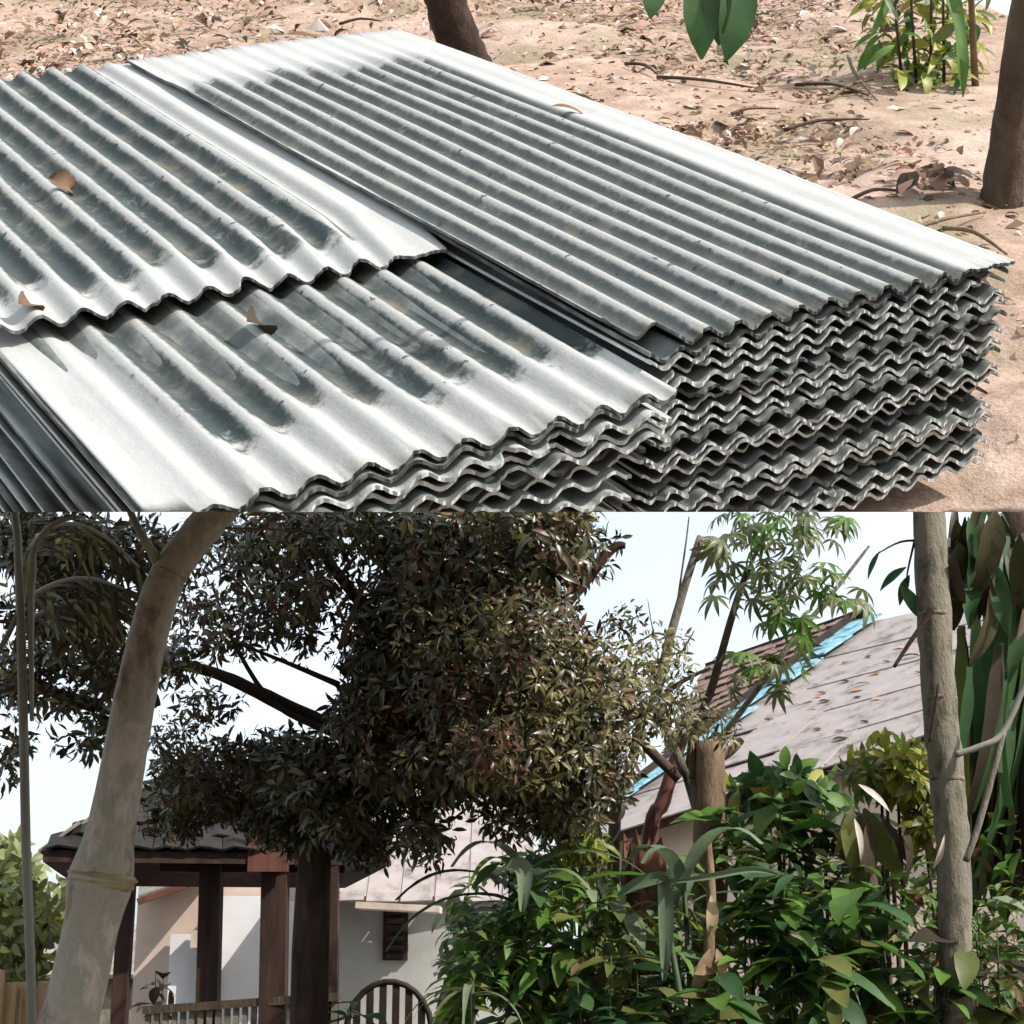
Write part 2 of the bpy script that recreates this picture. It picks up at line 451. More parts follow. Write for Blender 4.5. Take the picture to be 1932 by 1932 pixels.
def sheet_mesh(wd, ln, amp=.0110, chips=0, taper=None, seg=10, ny=10, th=.0062, sag=0.0, jit=.0, phase=0., chip=None, seed=0, PITCHW=.079, flat=(-1, 99, 99)):
    rr = random.Random(seed)
    nx = max(8, int(round(wd / PITCHW * seg)))
    xs = [wd * i / nx for i in range(nx + 1)]
    ys = [ln * j / ny for j in range(ny + 1)]
    if chips: ys = [0, .012, .05] + ys[1:]; ny += 2
    ej0 = [rr.uniform(-jit, jit) for _ in xs]; ej1 = [rr.uniform(-jit, jit) for _ in xs]
    p1, p2, p3 = (rr.uniform(0, 6.3) for _ in range(3))
    for _ in range(chips):
        c_ = rr.uniform(0, wd); w_ = rr.uniform(.006, .035); d_ = rr.uniform(.006, .026)
        for i_, x_ in enumerate(xs):
            if abs(x_ - c_) < w_: ej0[i_] = max(ej0[i_], d_ * rr.uniform(.7, 1.1))
    vs = []
    for s in (th / 2, -th / 2):
        for j, y in enumerate(ys):
            for i, x in enumerate(xs):
                k = min(1, max(.15, (x - flat[0]) / .05 if flat[0] > 0 else 1)) * min(1, max(.15, (flat[1] - x) / .05)) * min(1, max(.2, (flat[2] - y) / .12))
                z = amp * k * math.cos(2 * math.pi * x / PITCHW + phase) + s
                z += sag * math.sin(3.1 * x + 1.7 * y + p1) + .5 * sag * math.sin(5 * y + 7 * x + p2) + .3 * sag * math.sin(17 * x + p3)
                yy = y
                if j == 0: yy += ej0[i]
                if chips and j == 1: yy = max(yy, ej0[i] + .004)
                if j == ny: yy += ej1[i]
                vs.append((x * (1 - taper[0] / wd * max(0, 1 - yy / taper[1])) if taper else x, yy, z))
    n = (nx + 1) * (ny + 1); w = nx + 1
    skip = set()
    if chip:
        cx0, cy0 = chip
        for j in range(ny):
            for i in range(nx):
                if xs[i] / cx0 + ys[j] / cy0 < .95: skip.add((i, j))
    fs = []
    alive = lambda i, j: 0 <= i < nx and 0 <= j < ny and (i, j) not in skip
    for j in range(ny):
        for i in range(nx):
            if not alive(i, j): continue
            a = j * w + i
            fs.append((a, a + 1, a + w + 1, a + w)); fs.append((n + a, n + a + w, n + a + w + 1, n + a + 1))
            if not alive(i, j - 1): fs.append((a, n + a, n + a + 1, a + 1))
            if not alive(i, j + 1): fs.append((a + w, a + w + 1, n + a + w + 1, n + a + w))
            if not alive(i - 1, j): fs.append((a, a + w, n + a + w, n + a))
            if not alive(i + 1, j): fs.append((a + 1, n + a + 1, n + a + w + 1, a + w + 1))
    me = bpy.data.meshes.new('roofing_sheet')
    me.from_pydata(vs, [], fs)
    me.polygons.foreach_set('material_index', [0 if len(set(v // n for v in p.vertices)) == 1 else 1 for p in me.polygons])
    me.polygons.foreach_set('use_smooth', [len(set(v // n for v in p.vertices)) == 1 for p in me.polygons])
    return me
def put_sheet(me, mat, x, y, z, label, group=None, rz=0, rx=0, ry=0):
    if mat and not me.materials: me.materials.append(mat); me.materials.append(M['cut_edge_old'])
    o = link('roofing_sheet', me)
    o.matrix_world = HM @ Matrix.Translation((x, y, z)) @ Matrix.Rotation(rz, 4, 'Z') @ Matrix.Rotation(rx, 4, 'X') @ Matrix.Rotation(ry, 4, 'Y')
    if cut_low(o): tag(o, label, 'roofing sheet', group)
    return o
ORD = ['', 'second', 'third', 'fourth', 'fifth', 'sixth', 'seventh', 'eighth', 'ninth', 'tenth', 'eleventh', 'twelfth', 'thirteenth', 'fourteenth', 'fifteenth', 'sixteenth', 'seventeenth', 'eighteenth', 'nineteenth', 'twentieth', 'twenty-first', 'twenty-second']
# --- right stack
RP = .065
me = sheet_mesh(.828, 2.42, amp=.0095, seg=14, ny=40, sag=.003, jit=.003, chip=(.07, .09), seed=3, PITCHW=RP, flat=(-1, .735, 2.16))
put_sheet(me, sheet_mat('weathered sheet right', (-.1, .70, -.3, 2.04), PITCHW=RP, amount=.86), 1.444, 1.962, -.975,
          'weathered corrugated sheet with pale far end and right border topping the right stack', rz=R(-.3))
zt = -.984
gaps = [.012, .014, .024, .015, .018, .022, .014, .020, .016, .026, .015, .018, .022, .016, .020, .018, .024, .016, .020, .018]
rs = random.Random(5)
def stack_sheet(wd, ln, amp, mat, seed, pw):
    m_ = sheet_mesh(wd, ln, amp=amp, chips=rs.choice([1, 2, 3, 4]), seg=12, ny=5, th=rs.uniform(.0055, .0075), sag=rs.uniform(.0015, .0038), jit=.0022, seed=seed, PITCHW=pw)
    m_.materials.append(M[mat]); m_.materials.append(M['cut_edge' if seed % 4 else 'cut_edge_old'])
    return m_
for i, gp in enumerate(gaps):
    zt -= gp
    if zt < -GH + .012: break
    sh = RP * rs.choice([0, 0, 0, 0, 0, .03, -.03])
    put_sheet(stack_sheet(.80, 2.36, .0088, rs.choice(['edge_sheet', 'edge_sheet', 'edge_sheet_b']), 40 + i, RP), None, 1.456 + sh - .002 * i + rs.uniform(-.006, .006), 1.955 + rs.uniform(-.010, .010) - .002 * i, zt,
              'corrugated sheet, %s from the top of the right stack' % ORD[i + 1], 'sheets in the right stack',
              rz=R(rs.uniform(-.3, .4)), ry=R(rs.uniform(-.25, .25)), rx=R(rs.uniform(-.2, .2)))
# --- left stack
me = sheet_mesh(.896, 1.82, chips=3, taper=(.05, .30), seg=14, ny=30, sag=.003, jit=.003, seed=4, flat=(-1, .81, 99))
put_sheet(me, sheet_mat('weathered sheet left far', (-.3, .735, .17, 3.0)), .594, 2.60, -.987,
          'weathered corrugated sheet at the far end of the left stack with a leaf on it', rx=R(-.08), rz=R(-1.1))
me = sheet_mesh(.851, 1.85, seg=14, ny=30, sag=.003, jit=.003, seed=5, flat=(.06, 99, 99))
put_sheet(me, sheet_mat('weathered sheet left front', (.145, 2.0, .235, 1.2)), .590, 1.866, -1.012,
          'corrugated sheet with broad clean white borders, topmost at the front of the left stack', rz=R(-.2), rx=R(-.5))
zt = -1.014
gaps = [.012, .020, .013, .022, .015, .020, .016, .024, .015, .020, .018, .022, .016, .020, .018, .022, .018, .018]
lsh = [0, .006, -.008, -.004, -.05, -.055, -.10, -.105, -.13, -.15, -.17, -.17, -.18, -.18, -.2, -.2, -.2, -.2, -.2]
for i, gp in enumerate(gaps):
    zt -= gp
    if zt < -GH + .012: break
    k = round(lsh[i] / PITCHW) * PITCHW * .0
    put_sheet(stack_sheet(.832, 2.52, .0098, ['edge_sheet', 'edge_sheet_lit', 'edge_sheet_b'][i % 3], 80 + i, .079), None, .59 + lsh[i] * .6 + rs.uniform(-.006, .006), 1.862 + rs.uniform(-.010, .010), zt,
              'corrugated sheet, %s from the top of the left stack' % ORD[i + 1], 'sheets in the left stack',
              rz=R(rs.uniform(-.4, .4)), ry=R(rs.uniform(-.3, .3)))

# ------------------------------------------------------------------ leaf shapes
def leaf_tpl(nseg=5, wid=.32, fold=.25, droop=.25, tipw=.0, peak=.42, wav=0.):
    """unit leaf along +x, returns verts, faces"""
    vs = []; fs = []
    for i in range(nseg + 1):
        t = i / nseg
        if t < peak: hw = wid / 2 * math.sin(t / peak * math.pi / 2) ** .8
        else: hw = wid / 2 * max(0, math.cos((t - peak) / (1 - peak) * math.pi / 2)) ** .85
        hw = max(hw, .012)
        # arc
        a = droop * t
        x = (math.sin(a) / droop) if abs(droop) > 1e-4 else t
        z = -(1 - math.cos(a)) / droop if abs(droop) > 1e-4 else 0
        wv = wav * math.sin(t * 9)
        nxn, nz = math.sin(a), math.cos(a)
        for s in (-1, 0, 1):
            off = fold * hw * abs(s) + wv * s * hw
            vs.append((x + nxn * off, s * hw, z + nz * off))
    for i in range(nseg):
        b = i * 3
        fs.append((b, b + 1, b + 4, b + 3)); fs.append((b + 1, b + 2, b + 5, b + 4))
    return np.array(vs), fs
TPL_S = leaf_tpl(2, .30, .3, .5)
TPL_M = leaf_tpl(4, .30, .25, .6)
def scatter(name, pos, dirs, ups, L, mi, mats, tpl=TPL_S, parent=None, kind=None, widths=None):
    pos = np.asarray(pos); dirs = np.asarray(dirs); ups = np.asarray(ups); L = np.asarray(L)
    x = dirs / np.linalg.norm(dirs, axis=1, keepdims=True)
    y = np.cross(ups, x); y /= np.maximum(np.linalg.norm(y, axis=1, keepdims=True), 1e-6)
    z = np.cross(x, y)
    tv, tf = tpl
    wsc = np.ones(len(pos)) if widths is None else np.asarray(widths)
    V = pos[:, None, :] + L[:, None, None] * (tv[None, :, 0:1] * x[:, None, :] + (tv[None, :, 1:2] * wsc[:, None, None]) * y[:, None, :] + tv[None, :, 2:3] * z[:, None, :])
    n, k = len(pos), len(tv)
    tfa = np.array(tf)
    Fa = (tfa[None] + (np.arange(n) * k)[:, None, None]).reshape(-1, tfa.shape[1])
    me = bpy.data.meshes.new(name)
    me.vertices.add(n * k); me.vertices.foreach_set('co', V.reshape(-1).astype(np.float32))
    nf = len(Fa); me.loops.add(nf * 4); me.loops.foreach_set('vertex_index', Fa.reshape(-1).astype(np.int32))
    me.polygons.add(nf); me.polygons.foreach_set('loop_start', np.arange(0, nf * 4, 4, dtype=np.int32))
    me.polygons.foreach_set('loop_total', np.full(nf, 4, dtype=np.int32))
    for m in mats: me.materials.append(m)
    me.polygons.foreach_set('material_index', np.repeat(np.asarray(mi, dtype=np.int32), len(tf)))
    me.polygons.foreach_set('use_smooth', np.ones(nf, dtype=bool))
    me.update(calc_edges=True)
    o = link(name, me, parent)
    if kind: o['kind'] = kind
    return o
def leaf_mesh(name, tpl, mat):
    me = bpy.data.meshes.new(name); me.from_pydata(tpl[0].tolist(), [], tpl[1]); me.materials.append(mat)
    me.polygons.foreach_set('use_smooth', [True] * len(me.polygons))
    return me
def lmat(pos, d, up, L, w=1.0):
    x = Vector(d).normalized(); y = Vector(up).cross(x)
    if y.length < 1e-4: y = Vector((1, 0, 0)).cross(x)
    y.normalize(); z = x.cross(y)
    m = Matrix((x * L, y * L * w, z * L)).transposed().to_4x4(); m.translation = Vector(pos)
    return m
LM = {}
def lm(kind, mat):
    k = (kind, mat)
    if k not in LM:
        tpl = {'ovate': lambda: leaf_tpl(6, .42, .22, .7, wav=.12), 'lance': lambda: leaf_tpl(6, .22, .3, .8, wav=.1),
               'strap': lambda: leaf_tpl(10, .085, .35, 1.5, peak=.25), 'strapbend': lambda: leaf_tpl(12, .10, .3, 2.6, peak=.3),
               'bananadroop': lambda: leaf_tpl(12, .26, .25, 1.9, peak=.35, wav=.25), 'broad': lambda: leaf_tpl(8, .55, .15, .6, wav=.15),
               'hang': lambda: leaf_tpl(10, .34, .3, .35, peak=.45, wav=.15), 'curl': lambda: leaf_tpl(9, .55, .6, 2.4, wav=.3), 'ribbon': lambda: leaf_tpl(12, .045, .3, .5, peak=.3, wav=.3)}[kind]()
        LM[k] = leaf_mesh('leaf', tpl, M[mat])
    return LM[k]
def add_leaf(root, kind, mat, wpos, d, up, L, w=1.0, name='leaf'):
    o = link(name, lm(kind, mat), root)
    o.matrix_parent_inverse = Matrix.Identity(4)
    o.matrix_local = root.matrix_world.inverted() @ lmat(wpos, d, up, L, w)
    return o
def add_mb(mb, root, name, mats, smooth=True):
    o = mb.build(name, mats, root, smooth)
    o.matrix_local = root.matrix_world.inverted()
    return o
bpy.context.view_layer.update()
def root_at(name, wpos, label, cat, group=None):
    o = empty(name, (0, 0, 0), label, cat, group)
    o.matrix_world = Matrix.Translation(Vector(wpos))
    bpy.context.view_layer.update()
    return o

# ------------------------------------------------------------------ litter on the hillside
def inside_stack(p):
    return (.36 < p[0] < 2.38 and 1.6 < p[1] < 4.5)
def hill_litter():
    n = 27000
    pos = []; d = []; u = []; L = []; mi = []
    for _ in range(n * 3):
        if len(pos) >= n: break
        x = random.uniform(-2.1, 5.6); y = random.uniform(1.3, 8.1)
        if inside_stack((x, y)): continue
        if abs((HM @ Vector((x, y, -GH))).x) > 2.7: continue
        dens = .5 + .5 * math.sin(x * 2.1 + 1) * math.sin(y * 1.7 + .6)
        near = math.exp(-max(0, x - 2.3) * .6)
        if y < 2.3 and x > 2.2: dens *= .12
        dens = dens * (.35 + .65 * (.5 + .5 * math.sin(x * 7.3 + 2 * math.sin(y * 4.1)) * math.sin(y * 6.1 + 1.3 * x)))
        if random.random() > .10 + .90 * dens: continue
        a = random.uniform(0, 6.28)
        pos.append((x, y, -GH + random.uniform(-.008, .012)))
        d.append((math.cos(a), math.sin(a), random.uniform(-.15, .35)))
        u.append((random.uniform(-.45, .45), random.uniform(-.45, .45), 1))
        L.append(min(.13, .030 * math.exp(random.gauss(0, .5)))); mi.append(random.choices(range(5), [4, 5, 1.6, 4, 3])[0])
    o = scatter('leaf_litter', pos, d, u, L, mi, [M['dry'], M['dryb'], M['dryw'], M['dryr'], M['deadstrap']], leaf_tpl(3, .42, .35, .9), kind='stuff')
    o.matrix_world = HM
    cut_low(o)
    tag(o, 'dry fallen leaves scattered over the pinkish soil', 'leaf litter')
hill_litter()
def H(p): return HM @ Vector(p)
# twigs among the litter
tw = [((1480, 245), (1640, 225)), ((1600, 105), (1655, 190)), ((1500, 160), (1640, 180)), ((1380, 215), (1470, 205)), ((1590, 385), (1700, 360)),
      ((1700, 440), (1860, 400)), ((1180, 120), (1240, 140)), ((1060, 185), (1120, 190)), ((640, 45), (720, 40)), ((1780, 430), (1900, 480)), ((1240, 145), (1420, 165)), ((1560, 190), (1650, 150))]
TL = ['long pale twig pointing at the foot of the leafy bush', 'steep short twig just left of the leafy bush', 'tan twig lying level left of the leafy bush',
      'brown twig midway between the stack and the leafy bush', 'twig lying close to the heap of dark curled leaves', 'long dark twig below the heap of curled leaves', 'tan twig among leaves right of the far trunk, beyond the stack',
      'short dark twig touching the right border of the stack', 'small twig on the soil behind the left stack at the top edge', 'twig running down to the near right corner of the stack', 'longest tan twig, under the drooping branch with large leaves', 'short dark twig against the left side of the leafy bush']
for i, (a, b) in enumerate(tw):
    A = U(*a, GH - .012); B = U(*b, GH - .02)
    mid = (A + B) / 2 + Vector((random.uniform(-.03, .03), random.uniform(-.03, .03), .012))
    mb = MB(); mb.tube([H(p) for p in spline([A, mid, B], 4)], lerpl([.007, .006, .003], 9), 6)
    o = mb.build('dry_twig', M['bark_tan'] if i % 2 else M['bark_brown'], None, True)
    tag(o, TL[i], 'twig', 'twigs on the soil')
# the leaf on the far left sheet
def single_leaf(name, wpos, d, up, L, kind, mat, label, w=1.0):
    o = link(name, lm(kind, mat)); o.matrix_world = lmat(wpos, d, up, L, w)
    tag(o, label, 'leaf')
single_leaf('fallen_leaf', H(U(92, 336, .955)), HM.to_3x3() @ Vector((.75, -.55, -.05)), HM.to_3x3() @ Vector((-.1, -.75, .65)), .08, 'curl', 'dryb', 'curled brown dry leaf lying on the far left roofing sheet', 1.0)
single_leaf('fallen_leaf', H(U(35, 574, .958)), HM.to_3x3() @ Vector((.9, .25, .2)), HM.to_3x3() @ Vector((.1, -.4, .9)), .06, 'curl', 'dryb', 'small dark dry leaf near the white front edge of the far left sheet', 1.3)
single_leaf('fallen_leaf', H(U(466, 607, .985)), HM.to_3x3() @ Vector((1, .2, .15)), HM.to_3x3() @ Vector((.1, -.4, .9)), .075, 'curl', 'deadstrap', 'dark brown dry leaf tucked under the step between the left sheets', 1.3)
single_leaf('fallen_leaf', H(U(1040, 200, .95)), HM.to_3x3() @ Vector((1, -.6, .1)), HM.to_3x3() @ Vector((.3, -.3, .9)), .09, 'lance', 'dryb', 'dark dry leaf lying on the pale right border of the right sheet', 1.2)
single_leaf('fallen_leaf', H(U(540, 65, GH - .02)), HM.to_3x3() @ Vector((.95, -.3, .05)), HM.to_3x3() @ Vector((0, -.3, .9)), .2, 'lance', 'dryb', 'long dark leaf on the soil behind the stacks at top left', .8)
# heap of curled leaves right of the stack
hp = root_at('leaf_heap', H(U(1765, 335)), 'small heap of curled dark brown leaves on the soil right of the stack', 'leaf heap')
for k in range(34):
    a = random.uniform(0, 6.28)
    add_leaf(hp, random.choice(['ovate', 'broad']), random.choice(['dryb', 'dryb', 'dryr', 'deadstrap']), H(U(1765 + random.uniform(-50, 50), 325 + random.uniform(-14, 14), GH - .02 - random.uniform(0, .05))),
             HM.to_3x3() @ Vector((math.cos(a), math.sin(a), random.uniform(-.3, .3))), HM.to_3x3() @ Vector((random.uniform(-.6, .6), random.uniform(-.6, .6), 1)), random.uniform(.05, .10))
wl = root_at('paper_scrap', H(U(530, 100)), 'crumpled white scraps on the soil behind the stacks', 'litter')
mb = MB()
for k, (cx, cy, sx) in enumerate(((520, 108, .12), (600, 55, .05), (555, 118, .07), (500, 122, .06))):
    c = U(cx, cy, GH - .01); nn = 9; vs = []
    for i in range(nn):
        a = 2 * math.pi * i / nn; r = sx * random.uniform(.6, 1.15)
        vs.append(H(c + Vector((r * math.cos(a), r * 1.3 * math.sin(a), random.uniform(-.004, .02)))))
    vs.append(H(c + Vector((0, 0, .045))))
    mb = MB(); mb.add(vs, [(i, (i + 1) % nn, nn) for i in range(nn)])
    add_mb(mb, wl, 'scrap', M['dryw'], False)

# trees on the hillside
def hill_tree(pts, rads, label, mat):
    W_ = [H(p) for p in pts]
    r0 = root_at('tree', W_[0], label, 'tree')
    mb = MB(); sp = spline(W_, 10); rl_ = lerpl(rads, len(sp)); rl_ = [r_ * (1 + .22 * math.exp(-((q - sp[0]).length / .09) ** 1.3)) for r_, q in zip(rl_, sp)]; mb.tube(sp, rl_, 14, jit=.09)
    add_mb(mb, r0, 'trunk', mat)
    return r0
b = U(866, 108); 
hill_tree([b + Vector((.03, -.02, -.06)), b + Vector((-.05, .0, .2)), b + Vector((-.12, .05, .6)), b + Vector((-.16, .1, 1.4))], [.085, .078, .072, .06], 'dark brown tree trunk standing behind the right stack', M['bark_dark'])
b = U(1893, 372)
hill_tree([b + Vector((0, 0, -.06)), b + Vector((.02, .03, .3)), b + Vector((.06, .05, .7)), b + Vector((.10, .06, 1.3))], [.058, .05, .047, .04], 'slim brown tree trunk at the right edge of the leafy soil', M['bark_brown'])
# hanging branch of large leaves
hb = root_at('hanging_branch', Q(1330, -60, 2.6), 'drooping branch with large dark green leaves above the soil', 'branch')
mb = MB(); mb.tube(spline([Q(1150, -40, 2.6), Q(1300, -45, 2.6), Q(1480, -60, 2.7)], 5), .008, 6); add_mb(mb, hb, 'stem', M['bark_brown'])
CU = UP
for (x0, y0, x1, y1, wd) in ((1325, -60, 1325, 100, 1.0), (1400, -60, 1383, 104, 1.05), (1240, -40, 1228, 27, 1.3), (1352, -70, 1350, 75, .9)):
    A, B = Q(x0, y0, 2.6), Q(x1, y1, 2.58)
    add_leaf(hb, 'hang', 'g2', A, B - A, -FW + RT * random.uniform(-.5, .4), (B - A).length * 1.02, wd * 1.25)
# leafy bush at upper right
hbsh = root_at('bush', H(U(1745, 165)), 'leafy yellow green bush growing on the soil at upper right', 'bush')
mb = MB()
for k in range(4):
    b0 = U(1705 + 26 * k, 160); mb.tube([H(b0 + Vector((0, 0, -.02))), H(b0 + Vector((random.uniform(-.08, .08), .05, .28))), H(b0 + Vector((random.uniform(-.18, .18), .1, .6)))], [.007, .005, .003], 5)
add_mb(mb, hbsh, 'stem', M['bark_brown'])
dep0 = (H(U(1745, 160)) - CAM).dot(FW)
for k in range(290):
    y = random.uniform(-70, 160); hw = 70 + 50 * (160 - y) / 160
    p = Q(1748 + random.uniform(-hw, hw), y, dep0 + random.uniform(-.12, .22)); a = random.uniform(0, 6.28)
    add_leaf(hbsh, random.choice(['ovate', 'lance', 'lance']), random.choices(['g1', 'yel', 'g4', 'g2', 'dryb'], [5, 5, 2, 1.5, .4])[0], p,
             HM.to_3x3() @ Vector((math.cos(a), math.sin(a) - .3, random.uniform(-.7, .4))), HM.to_3x3() @ Vector((random.uniform(-.5, .5), random.uniform(-.8, 0), 1)), random.uniform(.06, .14))
sp_ = root_at('strap_plant', H(U(1850, 168)), 'plant with long pale green blades leaning out beside the bush', 'plant')
mb = MB(); b0 = U(1850, 166); mb.tube([H(b0 + Vector((0, .02, -.02))), H(b0 + Vector((-.06, .05, .35))), H(b0 + Vector((-.12, .08, .75)))], [.014, .011, .008], 7); add_mb(mb, sp_, 'stem', M['bark_tan'])
for (x0, y0, x1, y1) in ((1775, -60, 1843, 160), (1690, -45, 1655, 60), (1640, -30, 1700, 25)):
    A, B = Q(x0, y0, 5.0), Q(x1, y1, 4.9)
    add_leaf(sp_, 'hang', random.choice(['g3', 'g1']), A, B - A, -FW + UP * .4 + RT * random.uniform(.2, .9), (B - A).length * 1.02, .42)

# ================================================================== THE GARDEN BELOW
mb = MB(); mb.add([(-150, -60, 0), (150, -60, 0), (150, 300, 0), (-150, 300, 0)], [(0, 1, 2, 3)])
tag(mb.build('ground', M['earth']), kind='structure')

# --- big leaning bamboo at left
def bamboo_big():
    D = 4.2
    path = [(95, 2030), (128, 1935), (165, 1780), (192, 1650), (222, 1500), (252, 1330), (285, 1180), (318, 1085), (372, 1010), (440, 930), (475, 895)]
    wpx = [112, 110, 103, 100, 88, 82, 76, 74, 72, 78, 78]
    pts = [P(x, y, D) for x, y in path]
    # down to the ground
    gp = pts[0] + (pts[0] - pts[1]).normalized() * 1.35; gp.z = -.05
    pts = [gp] + pts; wpx = [112] + wpx
    root = root_at('bamboo_pole', gp, 'thick leaning bamboo pole with a ringed joint at the left', 'bamboo pole')
    sp = spline(pts, 8); rad = [px(w, D) / 2 for w in lerpl(wpx, len(sp))]
    # swelling just under and over the joint
    J = P(192, 1660, D)
    for i, p in enumerate(sp):
        rad[i] *= 1 + .24 * math.exp(-((p - J).length / .07) ** 2)
    mb = MB(); mb.tube(sp, rad, 20, jit=.012); add_mb(mb, root, 'culm', M['bamboo'])
    def ring(c, d, r, name):
        m_ = MB(); d = d.normalized(); m_.tube([c - d * .022, c - d * .010, c, c + d * .008, c + d * .020], [r * 1.1, r * 1.26, r * 1.16, r * 1.32, r * 1.1], 20, jit=.03)
        add_mb(m_, root, name, M['bamboo_node'])
    ring(J, P(222, 1500, D) - P(165, 1780, D), px(104, D) / 2, 'joint')
    ring(P(318, 1087, D), P(350, 1040, D) - P(285, 1180, D), px(58, D) / 2, 'joint')
    m_ = MB(); m_.tube(spline([P(300, 1065, D), P(283, 1035, D - .05), P(262, 1000, D - .08), P(244, 960, D - .08), P(238, 935, D - .05)], 4), lerpl([.015, .012, .010, .009, .008], 17), 8)
    add_mb(m_, root, 'side_shoot', M['thin_bamboo'])
    m_ = MB(); m_.tube([P(425, 997, D - .04), P(520, 999, D - .02), P(560, 1001, D)], [.004, .003, .0015], 5); add_mb(m_, root, 'side_shoot', M['bark_tan'])
bamboo_big()
# --- thin pole at far left
D = 4.6
pts = [P(22, 930, D), P(33, 1010, D), P(40, 1200, D), P(45, 1400, D), P(49, 1600, D), P(57, 1800, D), P(62, 2000, D)]
gp = pts[-1].copy(); gp.z = -.05; gp.x += .05
rt = root_at('thin_pole', gp, 'thin upright bamboo pole near the left edge', 'pole')
mb = MB(); mb.tube(pts + [gp], [px(16, D) / 2] * 2 + [px(18, D) / 2] * 5 + [.024], 10); add_mb(mb, rt, 'pole', M['thin_bamboo'])
mb = MB(); mb.tube(spline([P(60, 1360, D), P(58, 1150, D), P(62, 1080, D), P(66, 1030, D - .05), P(100, 990, D - .1), P(150, 975, D - .1)], 4), lerpl([.006, .010, .010, .009, .007, .004], 21), 7); add_mb(mb, rt, 'side_stem', M['thin_bamboo'])
mb = MB(); mb.tube(spline([P(38, 1150, D), P(14, 1200, D), P(-10, 1240, D)], 3), .009, 6); add_mb(mb, rt, 'side_stem', M['thin_bamboo'])

# --- crown generator
def cluster_pts(cl, D0, lk=1.0, nk=1.0):
    """rosettes of leaves; cl: (x, y, rx, ry, rosettes, materials weights, depth radius)"""
    pos = []; d = []; u = []; L = []; mi = []
    for (x, y, rx, ry, n, wts, dr, dd, sz) in cl:
        sz = sz * lk; n = int(n * nk)
        for _ in range(n):
            while True:
                v = np.array([random.uniform(-1, 1) for _ in range(3)])
                if np.dot(v, v) <= 1: break
            v *= random.uniform(.85, 1.1)
            D = D0 + dd + v[2] * dr
            c = P(x + v[0] * rx, y + v[1] * ry, D)
            ax = Vector((v[0] + random.uniform(-.6, .6), v[2] + random.uniform(-.8, .4), -v[1] * .6 + random.uniform(-.5, .5))).normalized()
            m = random.choices(range(len(wts)), wts)[0]
            k = random.randint(4, 8)
            e1 = ax.orthogonal().normalized(); e2 = ax.cross(e1)
            for j in range(k):
                a = 2 * math.pi * j / k + random.uniform(-.4, .4)
                dv = (ax * random.uniform(-.2, 1.1) + e1 * math.cos(a) + e2 * math.sin(a)); dv.z -= random.uniform(.1, .7)
                pos.append(c + dv * .02); d.append(dv); u.append(ax + Vector((random.uniform(-.3, .3), random.uniform(-.3, .3), random.uniform(0, .6))))
                L.append(sz * random.uniform(.4, 1.35)); mi.append(m if random.random() < .8 else random.choices(range(len(wts)), wts)[0])
    return pos, d, u, L, mi
MANG = ['mango1', 'mango2', 'mango3', 'mango_sunlit', 'pink']
DARK = [8, 2.4, 1.6, .5, .15]; MIDW = [4, 4, 2, 1.2, 0]; OLV = [2, 3.5, 2, 5.5, .2]; RED = [2, 2, 4, 1, 3]; LIT = [.6, 1.5, .6, 8, .2]  # OLV and LIT paint sunlit speckles into the crown with paler leaves
